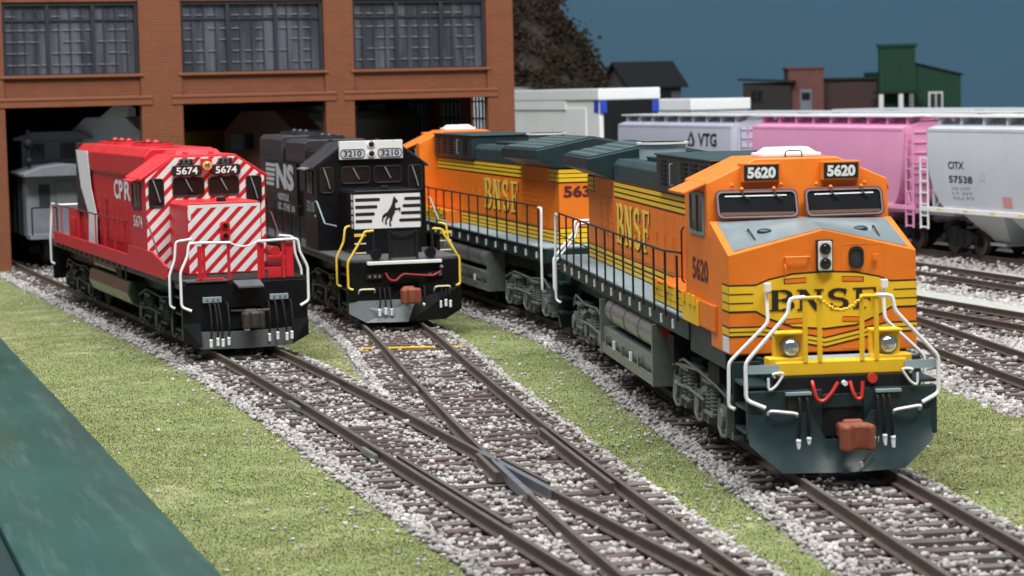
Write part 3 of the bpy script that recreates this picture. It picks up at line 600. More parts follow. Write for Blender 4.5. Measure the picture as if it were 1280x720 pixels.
# ------------------------------------------------------------------ standard-cab six-axle locomotive
def std_cab(label, kind, number, group):
    RED = kind == 'red'
    root = thing('diesel_locomotive', label, 'locomotive', group=group)
    A = M['redw'] if RED else M['black']; T = M['red_top'] if RED else mat('toplit_roof_'+kind, (.030, .032, .038, 1), .42, var=.3, bump=.15)  # black roof lifted towards grey: light on the tops is in its colour
    K = M['ink']; W = M['whitep']; FRM = M['black']; nw = .92
    b = MB(); b.box(-19.3, -.02, -1.5, 1.5, 1.48, 1.62, FRM); b.box(-19.4, -.02, -1.05, 1.05, 1.1, 1.5, FRM)
    b.build('frame', root, bevel=.015)
    b = MB(); b.box(-19.3, .0, -1.52, 1.52, 1.62, 1.68, M['blackm'] if RED else M['nswalk']); b.build('walkway', root, bevel=.008)
    # red side skirts (walkway edge)
    if RED:
        for s in (-1, 1):
            b = MB(); b.box(-19.0, -6.4, s*1.46, s*1.53, 1.62, 1.95, A); b.prismy([(-6.4, 1.62), (-6.4, 2.2), (-3.2, 2.2), (-1.6, 1.95), (-1.6, 1.62)], s*1.48, s*1.545, A); b.build('side_skirt', root, bevel=.01)
            for i in range(14):
                b = MB(); x = -18.4+i*.86; b.box(x, x+.2, s*1.44, s*1.52, 1.5, 1.6, FRM); b.build('sill_tab', root)
    # nose
    zt = 3.42 if RED else 3.38
    b = MB(); b.prism([(-nw, 1.68), (-nw, zt-.08), (-nw+.08, zt), (nw-.08, zt), (nw, zt-.08), (nw, 1.68)], -3.95, -1.9, A)
    nose = b.build('nose', root, bevel=.025)
    nf = FR(-1.9)
    if RED:
        reg = [(-nw+.03, 1.72), (nw-.03, 1.72), (nw-.03, zt-.06), (-nw+.03, zt-.06)]
        b = MB(); k = 0
        b.slab(bx(-nw+.04, nw-.04, zt-.13, zt-.055), nf, .0, .004, W); b.slab(bx(-nw+.04, -nw+.10, 3.0, zt-.055), nf, .0, .0042, W)
        for i in range(-8, 16):
            c = -2.2+i*.335
            P = clip([(c, 1.6), (c+.19, 1.6), (c+.19+1.9, 3.5), (c+1.9, 3.5)], reg)
            if P: b.slab(P, nf, .0, .003, W)
        b.build('nose_stripes', nose)
        b = MB(); b.slab(rrect(-.12, .12, 1.86+.0, 2.33+.0, .08), nf, 0, .07, A); hb = b.build('nose_headlight', nose, bevel=.01)
        for z in (2.22, 1.98):
            b = MB(); b.cyl((-1.83, 0, z), (-1.80, 0, z), .085, A, 18); b.cyl((-1.80, 0, z), (-1.795, 0, z), .065, M['glass'], 16); b.build('lens', hb, smooth=True)
        for o in (hb, *hb.children): pass
        hb.location.z = .62
    else:
        b = MB(); z0, z1 = 2.36, 3.27
        b.slab(bx(-nw+.02, nw-.02, z0, z1), nf, 0, .004, W)
        for k in range(4):
            zc_ = 3.13-.19*k
            b.slab([(-nw+.06, zc_-.044), (-.20-.075*k, zc_-.044), (-.18-.075*k, zc_), (-.20-.075*k, zc_+.044), (-nw+.06, zc_+.044)], nf, .005, .004, K)
            b.slab([(.46-.05*k, zc_), (.50-.05*k, zc_-.044), (nw-.02, zc_-.044), (nw-.02, zc_+.044), (.50-.05*k, zc_+.044)], nf, .005, .004, K)
        for s in (-1, 1):
            for k in range(5): zb = z1-k*.19; b.slab(bx(*((-2.14, -1.91) if s < 0 else (1.91, 2.14)), zb-.135, zb), SD(s, nw), 0, .004, W)
        b.build('nose_band', nose)
        H = [(.10,.98),(.16,1.0),(.20,.93),(.30,.86),(.28,.80),(.20,.80),(.17,.72),(.18,.62),(.28,.60),(.38,.64),(.42,.58),(.38,.48),(.34,.50),(.36,.57),(.28,.54),(.16,.54),(.14,.44),(.05,.34),(.02,.22),(-.06,.14),(-.02,.02),(-.10,.0),(-.13,.12),(-.08,.24),(-.10,.32),(-.17,.26),(-.24,.20),(-.22,.08),(-.30,.06),(-.31,.20),(-.24,.30),(-.20,.36),(-.28,.34),(-.38,.26),(-.40,.10),(-.45,.22),(-.42,.36),(-.32,.44),(-.20,.48),(-.12,.56),(-.02,.68),(.04,.80)]
        b = MB(); b.slab([(.12+a*.60, 2.40+z*.80) for a, z in H], nf, .010, .004, K); b.build('horse_emblem', nose)
    b = MB(); b.box(-2.3, -2.1, -.1, .1, zt, zt+.10, M['blackm']); b.build('bell', nose, bevel=.02)
    # cab
    ZS, ZR, YS = 3.98, (4.52 if RED else 4.60), .78
    P6 = [(-1.55, 1.68), (-1.55, ZS), (-YS, ZR), (YS, ZR), (1.55, ZS), (1.55, 1.68)]
    b = MB(); b.prism([(-1.52, 1.68), (-1.52, ZS-.03), (-YS, ZR-.04), (YS, ZR-.04), (1.52, ZS-.03), (1.52, 1.68)], -5.9, -3.9, A)
    cab = b.build('cab', root, bevel=.015)
    b = MB(); ro = [(-1.62, ZS-.07), (-1.62, ZS-.01), (-YS, ZR), (YS, ZR), (1.62, ZS-.01), (1.62, ZS-.07), (YS+.0, ZR-.055), (-YS, ZR-.055)]
    b.prism(ro, -6.0, -3.93, T); b.build('cab_roof', cab, bevel=.01)
    cf = FR(-3.9)
    conv = [(-1.50, 1.72), (1.50, 1.72), (1.50, ZS-.04), (YS-.0, ZR-.06), (-YS+.0, ZR-.06), (-1.50, ZS-.04)]
    if RED:
        b = MB()
        for sg in (-1,):
            for i in range(-14, 14):
                c = -.6+i*.335
                P = clip([(c-2, 1.6), (c-1.81, 1.6), (c+1.24, 4.65), (c+1.05, 4.65)], conv)
                if P: b.slab(P, cf, .0, .003, W)
        b.build('cab_stripes', cab)
    yw = [(-1.40, -1.08, 3.28, 3.93), (-.80, -.06, 3.52, 3.93), (.10, .82, 3.52, 3.93), (1.06, 1.40, 3.28, 3.93)]
    for a0, a1, z0, z1 in yw:
        wf = windowpane(cab, 'windshield', cf, rrect(a0-.035, a1+.035, z0-.035, z1+.035, .09), rrect(a0, a1, z0, z1, .07), K, M['glass'], .003, .03)
        b = MB(); m0 = (a0+a1)/2; b.tube([(-3.85, m0-.08, z1), (-3.83, m0+.02, (z0+z1)/2), (-3.84, m0+.08, z0+.1)], .014, M['walk']); b.build('wiper', wf)
    if RED:
        for y0 in (-.47, .52):
            b = MB(); b.slab(rrect(y0-.37, y0+.37, 4.0, 4.27, .08), cf, .0, .10, K); nb = b.build('number_board', cab, bevel=.01)
            b = MB(); text(b, number, FR(-3.80), y0-.27, y0+.27, 4.045, 4.225, M['white'], .006, .02); b.build('digits', nb)
            b = MB(); b.slab(rrect(y0-.19, y0+.19, 4.31, 4.43, .05), cf, 0, .05, M['tank']); cl = b.build('class_light', cab)
            for q in (-.12, 0, .12): 
                b = MB(); b.cyl((-3.85, y0+q, 4.37), (-3.83, y0+q, 4.37), .045, K, 10); b.build('lens', cl)
        b = MB(); b.box(-3.9, -3.72, -.11, .15, 4.16, 4.42, A); b.cyl((-3.72, .02, 4.25), (-3.66, .02, 4.25), .11, M['gold'], 16); b.sphere((-3.67, .02, 4.25), .085, M['chrome'], 14, 8, (.5, 1, 1)); b.build('headlight', cab, bevel=.01)
    else:
        b = MB(); b.box(-3.96, -3.78, -.88, .88, 4.16, 4.66, W); nb = b.build('number_board', cab, bevel=.01)
        for y0 in (-.52, .52):
            b = MB(); b.ring(rrect(y0-.34, y0+.34, 4.19, 4.44, .09), rrect(y0-.32, y0+.32, 4.21, 4.42, .08), FR(-3.78), 0, .012, K); b.slab(rrect(y0-.32, y0+.32, 4.21, 4.42, .08), FR(-3.78), 0, .004, M['hopgrey']); text(b, number, FR(-3.78), y0-.25, y0+.25, 4.232, 4.398, K, .008, .03); b.build('digits', nb)
        for z in (4.56, 4.31):
            b = MB(); b.cyl((-3.78, 0, z), (-3.73, 0, z), .105, M['white'], 18); b.cyl((-3.73, 0, z), (-3.72, 0, z), .08, K, 16); b.sphere((-3.725, -.02, z+.02), .045, M['glass'], 10, 6, (.6, 1, 1)); b.build('headlight', nb, smooth=True)
    for s in (-1, 1):
        f = SD(s, 1.52); lo = (lambda a, c: (a, c)) if s < 0 else (lambda a, c: (-c, -a))
        a0, a1 = lo(-5.55, -4.45)
        wf = windowpane(cab, 'side_window', f, rrect(a0, a1, 3.18, 3.86, .04), rrect(a0+.05, a1-.05, 3.23, 3.81, .03), K if not RED else M['maroon'], M['glassg'], 0, .03)
        b = MB(); m0 = (a0+a1)/2; b.slab(bx(m0-.02, m0+.02, 3.23, 3.81), f, 0, .03, M['walk']); b.build('mullion', wf)
        b = MB(); b.hexa([(-4.4, s*1.52, 3.95), (-5.5, s*1.52, 3.95), (-5.5, s*1.78, 3.88), (-4.4, s*1.78, 3.88), (-4.4, s*1.52, 3.98), (-5.5, s*1.52, 3.98), (-5.5, s*1.79, 3.91), (-4.4, s*1.79, 3.91)], T if RED else M['pilotgrey']); b.build('sun_visor', cab)
        a0, a1 = lo(-5.6, -4.25); b = MB(); text(b, number, f, a0+.1, a1-.1, 2.72, 3.02, M['plate'] if not RED else W, .006, .02); b.build('lettering', cab)
        if not RED:
            b = MB(); b.slab(bx(a1-.05, a1+.07, 2.6, 2.66), f, 0, .006, W); b.build('lettering', cab)
    for x, y in ((-4.5, .3), (-4.5, -.35), (-5.4, .5)):
        b = MB(); b.box(x-.1, x+.1, y-.05, y+.05, ZR, ZR+.07, T); b.build('roof_fitting', cab, bevel=.01)
    if RED:
        b = MB(); b.hexa([(-6.2,-.6,ZR),(-4.6,-.6,ZR),(-4.6,.6,ZR),(-6.2,.6,ZR),(-6.1,-.5,ZR+.12),(-4.75,-.5,ZR+.12),(-4.75,.5,ZR+.12),(-6.1,.5,ZR+.12)], T); b.build('roof_unit', cab, bevel=.02)
    # hood
    hw = .93; ht = 4.42
    b = MB(); b.prism([(-hw, 1.68), (-hw, ht-.12), (-hw+.12, ht), (hw-.12, ht), (hw, ht-.12), (hw, 1.68)], -17.2, -5.9, A); hood = b.build('hood', root, bevel=.02)
    b = MB(); b.prism([(-.95, ht-.5), (-.97, ht-.4), (-.97, ht+.10), (-.82, ht+.20), (.82, ht+.20), (.97, ht+.10), (.97, ht-.4), (.95, ht-.5)], -12.2, -8.9, A if RED else T); b.build('dynamic_brake_housing', hood, bevel=.02) if not RED else None
    if RED: b = MB(); b.prism([(-.935, 3.85), (-1.0, 3.92), (-1.0, 4.44), (-.80, 4.64), (.80, 4.64), (1.0, 4.44), (1.0, 3.92), (.935, 3.85)], -17.2, -6.6, A); b.build('hood_top', hood, bevel=.025)
    b = MB(); b.prism([(-.95, 3.3), (-1.0, 3.36), (-1.0, ht+.14), (-.88, ht+.27), (.88, ht+.27), (1.0, ht+.14), (1.0, 3.36), (.95, 3.3)], -17.2, -12.9, A if RED else T); rad = b.build('radiator', hood, bevel=.02) if not RED else None
    for s in (-1, 1):
        for k in range(0 if RED else 3):
            b = MB(); x = -16.7+k*1.15
            for j in range(5): b.box(x, x+1.0, s*1.0, s*1.012, 3.72+j*.12, 3.78+j*.12, T if not RED else A)
            b.build('radiator_grille', rad)
    for x in (-14.0, -15.1, -16.2, -10.0, -11.1):
        b = MB(); zf = 4.64 if RED else ht+(.27 if x < -12.9 else .20); b.cyl((x, 0, zf-.05), (x, 0, zf+.09), .46, T, 24); b.cyl((x, 0, zf+.09), (x, 0, zf+.10), .40, M['blackm'], 20)
        for k in range(6): a = math.pi*k/6; b.box(x-.4, x+.4, -.012, .012, zf+.10, zf+.12, T)
        b.sphere((x, 0, zf+.08), .1, T, 10, 6); b.build('fan', hood, smooth=True)
    b = MB(); b.box(-8.6, -7.9, -.3, .3, ht, ht+.22, T); b.build('exhaust_stack', hood, bevel=.02)
    for s in (-1, 1):
        f = SD(s, hw); lo = (lambda a, c: (a, c)) if s < 0 else (lambda a, c: (-c, -a))
        x = -12.9
        while x < -6.5:
            b = MB(); b.slab(bx(*lo(x+.02, x+.66), 2.0, 3.15), f, 0, .014, A); b.slab(bx(*lo(x+.56, x+.61), 2.5, 2.66), f, .014, .02, A); b.build('hood_door', hood, bevel=.004); x += .70
        x = -16.6
        while x < -13.4:
            b = MB(); b.slab(bx(*lo(x+.02, x+1.0), 2.0, 3.2), f, 0, .014, A)
            for k in range(3): b.slab(bx(*lo(x+.2, x+.8), 2.2+.3*k, 2.3+.3*k), f, .014, .014, A)
            b.build('hood_door', hood, bevel=.004); x += 1.05
        b = MB(); b.box(-7.6, -6.2, s*.95, s*1.35, 3.2, 4.1, A) if not RED else b.box(-7.0, -6.3, s*.93, s*1.1, 2.0, 3.2, A); b.build('filter_box', hood, bevel=.02)
        b = MB()
        if RED:
            text(b, 'CP', f, *((-11.4, -10.05) if s < 0 else (8.8, 10.0)), 3.20, 3.74, M['white'], .018, .03); text(b, 'Rail', f, *((-9.85, -7.7) if s < 0 else (6.5, 8.5)), 3.20, 3.74, W, .018, .03)
        else:
            a0, a1 = lo(-15.6, -10.3); L_ = a1-a0; f = SD(s, 1.045)
            for k in range(5): b.slab([(a0, 3.72-k*.15), (a0+L_*.36-.1*k, 3.72-k*.15), (a0+L_*.36-.1*k+.1, 3.82-k*.15), (a0, 3.82-k*.15)], f, .02, .005, M['hopgrey'])
            text(b, 'NS', f, a0+L_*.38, a1, 3.06, 3.86, M['hopgrey'], .022, .05)
            text(b, 'NORFOLK', f, a0+L_*.42, a0+L_*.82, 2.72, 2.94, M['hopgrey'], .02, .02); text(b, 'SOUTHERN', f, a0+L_*.42, a1, 2.42, 2.64, M['hopgrey'], .02, .02)
            b.box(-15.6, -9.9, s*.92, s*1.05, 2.35, 3.9, A)
        b.build('lettering', hood)
        if RED:   # white band before the black rear end
            b = MB(); f = SD(s, 1.015)
            P = [(-17.16, 4.5), (-16.2, 4.5), (-15.6, 3.45), (-15.9, 2.0), (-16.25, 2.0), (-16.05, 3.4), (-16.9, 3.45)]
            b.slab([(a*(-s), z) for a, z in [(-17.2, 4.46), (-15.2, 4.46), (-14.7, 3.35), (-13.9, 2.6), (-14.0, 1.7), (-15.5, 1.7), (-15.3, 2.6), (-16.5, 3.35)]], f, 0, .01, M['white']); b.build('white_band', hood)
            b = MB(); b.slab([(a*(-s), z) for a, z in [(-17.25, 4.46), (-17.2, 4.46), (-16.5, 3.35), (-15.75, 2.6), (-17.25, 2.6)]], f, 0, .01, K); b.build('black_band', hood)
    if RED:
        b = MB(); b.box(-17.32, -17.21, -1.0, 1.0, 2.6, ht+.24, K); b.build('rear_panel', hood, bevel=.01)
        b = MB(); b.box(-18.9, -17.2, -1.0, 1.0, 1.68, 2.62, A); b.box(-18.6, -17.8, -1.06, 1.06, 1.75, 2.4, A); b.build('sand_box', hood, bevel=.02)
    # side rails
    hc = M['maroon'] if RED else M['blackm']
    for s in (-1, 1):
        side_posts(root, s, [-6.9-1.5*i for i in range(9)], 1.5, 1.7, 2.78, A if RED else M['blackm'], .022)
        b = MB(); b.tube([(-6.6, s*1.5, 2.78), (-18.9, s*1.5, 2.78)], .022, hc); b.build('side_handrail', root)
        b = MB(); b.tube([(-3.85, s*1.58, 3.05), (-3.6, s*1.58, 3.05), (-2.3, s*1.56, 2.2) if RED else (-2.6, s*1.56, 2.5), (-1.3, s*1.5, 2.5)], .02, hc if RED else M['walk']); b.build('porch_handrail', root)
    # front end: posts, white or yellow rails, chain, drop step
    HW = M['white'] if RED else M['railyellow']; HT = 2.57 if RED else 2.40
    for s in (-1, 1):
        if RED:
            b = MB(); b.tube([(.04, s*.33, HT-.02), (.05, s*.9, HT), (.05, s*1.30, HT), (.05, s*1.34, HT-.3), (.05, s*1.52, 1.9), (.05, s*1.52, 1.10), (.12, s*1.30, 1.0)], .032, HW, 9); b.build('stair_handrail', root, smooth=True)
            b = MB(); b.tube([(-.75, s*1.05, HT+.05), (-.85, s*1.42, HT), (-.85, s*1.46, 2.15), (-.85, s*1.6, 1.78), (-.85, s*1.6, 1.05), (-.78, s*1.5, 1.0)], .03, HW, 9); b.build('stair_handrail', root, smooth=True)
        else:
            b = MB(); b.tube([(.04, s*.78, HT+.02), (.05, s*1.02, HT), (.05, s*1.05, HT-.1), (.05, s*1.48, 1.62), (.05, s*1.48, .95), (.1, s*1.36, .92)], .03, HW, 9); b.build('stair_handrail', root, smooth=True)
            b = MB(); b.tube([(-1.0, s*1.2, HT+.1), (-.85, s*1.35, HT+.08), (-.85, s*1.4, 2.1), (-.85, s*1.6, 1.7), (-.85, s*1.6, .98), (-.78, s*1.5, .95)], .028, HW, 9); b.build('stair_handrail', root, smooth=True)
        for y in (.36, .95) if RED else (.36, .78):
            b = MB(); b.box(-.02, .03, s*y-.035, s*y+.035, 1.66, HT, A if RED else M['blackm']); b.build('handrail_post', root, bevel=.006)
    b = MB()
    for i in range(13):
        t = i/12; b.sphere((.05, -.33+.66*t, HT-.1*(1-(2*t-1)**2)-.02), .026, HW if RED else M['blackm'], 8, 6)
    b.build('safety_chain', root)
    if RED:
        b = MB(); b.box(-.06, -.02, .40, .50, 1.68, 2.5, A); b.box(-.06, -.02, 1.02, 1.20, 1.68, 2.5, A); b.box(-.06, -.02, .58, .92, 1.68, 1.86, A); b.box(-.08, .0, .58, .92, 2.12, 2.2, A); b.box(-.06, -.02, .50, 1.02, 1.86, 1.92, A); b.cyl((-.06, .76, 2.3), (-.0, .76, 2.3), .12, A)
        b.build('stair_gate', root, bevel=.01)
        b = MB(); b.box(.0, .05, -1.10, -1.0, 1.68, 2.5, A); b.box(0, .05, -1.15, -.5, 1.66, 1.74, A); b.build('stair_gate', root, bevel=.01)
        b = MB(); b.hexa([(.0,-.28,1.62),(.36,-.22,1.50),(.36,.38,1.50),(.0,.36,1.62),(.0,-.28,1.66),(.36,-.22,1.54),(.36,.38,1.54),(.0,.36,1.66)], M['nswalk']); b.build('drop_step', root)
        b = MB(); b.box(-.5, .06, -1.4, -.4, 1.655, 1.69, M['nswalk']); b.build('step_plate', root)
    else:
        b = MB(); b.box(.0, .18, -.98, .98, 1.54, 1.62, W); b.build('drop_step', root, bevel=.01)
        b = MB(); b.box(-.1, -.02, -.36, .36, 1.7, 2.36, M['blackm']); b.build('gate', root)
        for s in (-1, 1):
            b = MB(); b.cyl((-.1, s*.72, 1.8), (.06, s*.72, 1.8), .14, M['blackm'], 16); b.cyl((.06, s*.72, 1.8), (.07, s*.72, 1.8), .11, M['glass'], 16); b.build('ditch_light', root, smooth=True)
            for z in (2.28, 2.08, 1.84):
                b = MB(); b.box(.0, .04, s*.98, s*1.28, z, z+(.07 if z > 2.2 else .03), M['railyellow'] if z > 2.2 else M['cream']); b.build('step_edge', root)
    # pilot
    P = M['black']
    b = MB(); b.box(-.12, .02, -1.5, 1.5, 1.05, 1.62, P); b.box(-.12, .02, -1.5, -.38, .30, 1.05, P); b.box(-.12, .02, .38, 1.5, .30, 1.05, P); b.box(-.9, -.12, -1.1, 1.1, .5, 1.5, M['blackm'])
    b.build('pilot', root, bevel=.015)
    for s in (-1, 1):
        b = MB(); b.box(-.95, -.9, s*1.08, s*1.54, .42, 1.62, P)
        for z in (.5, .88, 1.26): b.box(-.9, -.12, s*1.1, s*1.5, z, z+.05, P)
        b.build('stairs', root, bevel=.01)
        b = MB(); b.box(.02, .09, s*.80-.22, s*.80+.22, 1.17, 1.30, M['walk'] if RED else M['blackm'])
        for q in (-.12, .02, .14): b.box(.09, .10, s*.8+q-.03, s*.8+q+.03, 1.20, 1.27, M['tank'])
        b.build('hose_bracket', root, bevel=.01)
    if RED:
        hose_bunch(root, .06, [-.90, -.78, -.70, -.48], 1.16, .20, reach=.40); hose_bunch(root, .06, [.50, .66, .84, 1.04], 1.16, .26, reach=.34)
        b = MB(); n = 10
        pts = [(-1.12+2.24*i/n) for i in range(n+1)]
        V = [(.42-.30*(abs(y)/1.12)**2+dx, y, z) for dx in (0, -.08) for z in (.10, .50) for y in pts]
        k = n+1; F = [(i, i+1, k+i+1, k+i) for i in range(n)]+[(2*k+i, 3*k+i, 3*k+i+1, 2*k+i+1) for i in range(n)]+[(k+i, k+i+1, 3*k+i+1, 3*k+i) for i in range(n)]+[(i, 2*k+i, 2*k+i+1, i+1) for i in range(n)]+[(0, k, 3*k, 2*k), (n, 2*k+n, 3*k+n, k+n)]
        b.add(V, F, M['plowsteel']); b.build('plow', root, smooth=True)
        b = MB(); b.hexa([(.02,-1.5,.3),(.02,-1.1,.14),(.25,-1.1,.14),(.05,-1.5,.3),(.02,-1.5,.7),(.02,-1.1,.7),(.1,-1.1,.7),(.05,-1.5,.7)], P)
        b.build('plow_wing', root); b = MB(); b.hexa([(.02,1.5,.3),(.02,1.1,.14),(.25,1.1,.14),(.05,1.5,.3),(.02,1.5,.7),(.02,1.1,.7),(.1,1.1,.7),(.05,1.5,.7)], P); b.build('plow_wing', root)
        coupler(root, .0, 1, M['bronze'], .78)
        b = MB(); b.tube([(.05, -.35, .95), (.5, -.1, .98), (.5, .45, .98)], .025, M['steel']); b.build('uncoupling_lever', root)
    else:
        hose_bunch(root, .03, [-.68, -.56, -.44], .95, .26, reach=.24); hose_bunch(root, .03, [.50], .95, .36, reach=.2); hose_bunch(root, .03, [.96, 1.06, 1.14], .95, .40, reach=.14)
        b = MB(); pl = M['pilotgrey']
        b.hexa([(.12,-1.05,.06),(.40,0.0,.06),(.34,0.0,.06),(.06,-1.05,.06),(.06,-1.48,.62),(.22,.25,.62),(.14,.25,.62),(.0,-1.48,.62)], pl)
        b.add([(.07,-1.48,.30),(.12,-1.05,.06),(.06,-1.48,.62)], [(0,1,2)], pl); b.build('plow', root)
        b = MB(); b.hexa([(.40,0.01,.06),(.12,1.05,.06),(.06,1.05,.06),(.34,0.01,.06),(.22,.26,.62),(.06,1.5,.92),(.0,1.5,.92),(.14,.26,.62)], P)
        b.hexa([(.12,1.05,.058),(.07,1.5,.3),(.02,1.5,.3),(.06,1.05,.06),(.1,1.2,.9),(.06,1.5,.92),(.0,1.5,.92),(.04,1.2,.9)], P); b.box(.02, .08, -1.49, -.35, .60, .95, P); b.build('plow_wing', root)
        coupler(root, .0, 1, M['rust'], .75)
        b = MB(); b.tube([(.08, -.5, 1.32), (.14, -.42, 1.14), (.14, -.25, 1.10), (.12, -.05, 1.28), (.12, .3, 1.24), (.14, .75, 1.20), (.08, .98, 1.32)], .026, M['dullhose'], 9); b.build('air_hose', root, smooth=True)
        b = MB(); b.sphere((.1, .98, 1.42), .055, M['panel']); b.build('valve', root, smooth=True)
        for s in (-1, 1):
            b = MB(); b.tube([(.05, s*1.0-.22, .78), (.16, s*1.0-.22, .92), (.16, s*1.0+.2, .92), (.05, s*1.0+.2, .80)], .022, M['cream']); b.build('step_grab', root, smooth=True)
    # rear
    b = MB(); b.box(-19.5, -19.38, -1.5, 1.5, .45, 1.68, P); b.build('rear_pilot', root, bevel=.015)
    for s in (-1, 1):
        b = MB(); b.tube([(-18.6, s*1.5, 2.78), (-19.3, s*1.5, 2.78), (-19.36, s*1.5, 2.5), (-19.36, s*1.56, 1.7), (-19.36, s*1.56, .95), (-19.3, s*1.46, .9)], .034, HW, 9); b.build('stair_handrail', root, smooth=True)
        b = MB(); b.tube([(-19.45, s*1.4, 2.72), (-19.45, s*.4, 2.72)], .03, HW, 9); b.build('end_handrail', root, smooth=True)
    coupler(root, -19.5, -1, M['blackm'])
    # tank
    b = MB(); tm = M['olive'] if RED else M['blackm']
    b.prism([(-1.38, .62), (-1.5, .9), (-1.44, 1.2), (1.44, 1.2), (1.5, .9), (1.38, .62), (1.0, .42), (-1.0, .42)], -12.9, -6.9, tm); tk = b.build('fuel_tank', root, bevel=.05)
    for s in (-1, 1):
        b = MB(); b.cyl((-12.6, s*1.2, 1.38), (-9.2, s*1.2, 1.38), .18, tm, 18); b.build('air_reservoir', tk, smooth=True)
        b = MB(); b.box(-8.9, -8.2, s*1.1, s*1.4, 1.2, 1.5, M['blackm']); b.cyl((-7.6, s*1.1, 1.36), (-7.6, s*1.4, 1.36), .16, M['blackm']); b.build('valve_box', tk)
    tr = mat('truck_'+kind, (.010, .011, .011, 1), .45, var=.3, bump=.2, spec=.4)
    truck3(root, -3.9, tr, M['blackm'], 2.02); truck3(root, -15.8, tr, M['blackm'], 2.02, -1)
    return root
# ------------------------------------------------------------------ covered hopper
def hopper(label, body, marks, group, rb=None):
    root = thing('covered_hopper_car', label, 'freight car', group=group)
    rb = rb or M['whitep']; b = MB(); n = 28; HL = 5.95; prof_n = 7
    def zb(x):
        a = abs(x)
        if a < 4.7: return 1.5
        t = min(1, (a-4.7)/(HL-4.7)); return 1.5+2.35*(1-math.sqrt(max(0, 1-t**2.2)))
    V = []; F = []; xs = [-HL+2*HL*(.5-.5*math.cos(math.pi*i/n)) for i in range(n+1)]
    def cs(x):
        z0 = zb(x); P = []
        for k in range(prof_n+1):
            z = z0+(4.20-z0)*k/prof_n; y = 1.42+.20*math.sin(math.pi*min(1, max(0, (z-1.3)/4.2))); P.append((y, z))
        P += [(1.60, 4.21), (1.60, 4.30), (1.50, 4.33), (.75, 4.56), (0, 4.60)]
        return P
    L = None
    for x in xs:
        c = cs(x); ring = [(x, -y, z) for y, z in c]+[(x, y, z) for y, z in c[::-1][1:]]; L = len(ring); V += ring
    for i in range(n):
        for k in range(L-1): F.append((i*L+k, (i+1)*L+k, (i+1)*L+k+1, i*L+k+1))
        F.append((i*L+L-1, (i+1)*L+L-1, (i+1)*L, i*L))
    F += [tuple(range(L))[::-1], tuple(n*L+k for k in range(L))]
    b.add(V, F, body); bd = b.build('body', root, smooth=True)
    # running boards on stand-offs, hatches
    for s in (-1, 1):
        b = MB(); b.box(-6.1, 6.1, s*.76, s*1.36, 4.68, 4.74, rb)
        b.build('running_board', root, bevel=.006)
        for i in range(9):
            b = MB(); x = -5.7+i*1.425; b.box(x-.07, x+.07, s*.85, s*1.26, 4.38, 4.70, body); b.build('board_bracket', root)
    b = MB(); b.box(-5.6, 5.6, -.70, .70, 4.5, 4.67, body); b.box(-5.7, 5.7, -.74, .74, 4.67, 4.695, rb); b.build('hatch_coaming', root, bevel=.01)
    for i in range(4):
        b = MB(); x = -4.4+i*2.93; b.hexa([(x-1.2,-.4,4.58),(x+1.2,-.4,4.58),(x+1.2,.4,4.58),(x-1.2,.4,4.58),(x-1.12,-.33,4.72),(x+1.12,-.33,4.72),(x+1.12,.33,4.72),(x-1.12,.33,4.72)], rb); b.build('hatch', root, bevel=.03)
    for e in (-1, 1):
        b = MB(); b.box(e*6.0, e*6.12, -1.3, 1.3, 4.70, 4.74, rb); b.build('end_walk', root)
        # slope sheet and end structure
        b = MB(); b.hexa([(e*3.6,-1.3,1.5),(e*3.7,-1.3,1.45),(e*3.7,1.3,1.45),(e*3.6,1.3,1.5),(e*5.8,-1.4,4.1),(e*5.9,-1.4,4.1),(e*5.9,1.4,4.1),(e*5.8,1.4,4.1)], body)
        b.build('slope_sheet', root)
        b = MB()
        for s in (-1, 1):
            b.box(e*5.95, e*6.1, s*1.25, s*1.33, 1.4, 4.3, body); b.box(e*4.9, e*5.0, s*.9, s*.98, 1.4, 3.2, body)
            b.tube([(e*5.95, s*1.3, 1.5), (e*4.9, s*1.0, 3.0)], .04, body)
        b.box(e*5.95, e*6.1, -1.3, 1.3, 2.9, 3.0, body); b.box(e*4.5, e*6.6, -1.45, 1.45, 1.32, 1.46, body)
        b.build('end_frame', root, bevel=.008)
        for s in (-1, 1):
            b = MB(); x0, x1 = e*6.05, e*6.55; lm = body if body is M['pink'] else M['white']
            zt = 4.3 if body is M['pink'] else 3.3
            for x in (x0, x1): b.box(x-.03, x+.03, s*1.50, s*1.55, .82, zt, lm)
            z = .86
            while z < zt: b.box(min(x0, x1), max(x0, x1), s*1.51, s*1.54, z, z+.05, lm); z += .40
            b.build('ladder', root)
            b = MB(); b.box(e*6.02, e*6.06, s*.7, s*1.2, 1.5, 4.3, body)
            for k in range(8): b.box(e*6.06, e*6.1, s*.7, s*1.2, 1.6+k*.36, 1.65+k*.36, body)
            b.build('ladder', root)
        coupler(root, e*6.3, e, M['blackm'])
        truck2(root, e*4.7, M['blackm'])
        b = MB(); b.cyl((e*5.4, -.5, 1.9), (e*5.4, .5, 1.9), .25, body); b.build('air_reservoir', root, smooth=True)
    for s in (-1, 1):
        b = MB(); b.box(-6.6, 6.6, s*1.45, s*1.56, 1.44, 1.60, body if body is M['pink'] else rb)
        ss = b.build('side_sill', root, bevel=.01)
        for i in range(7):
            b = MB(); b.box(-5.4+i*1.7, -5.1+i*1.7, s*1.56, s*1.565, 1.50, 1.56, M['railyellow']); b.build('reflector', ss)
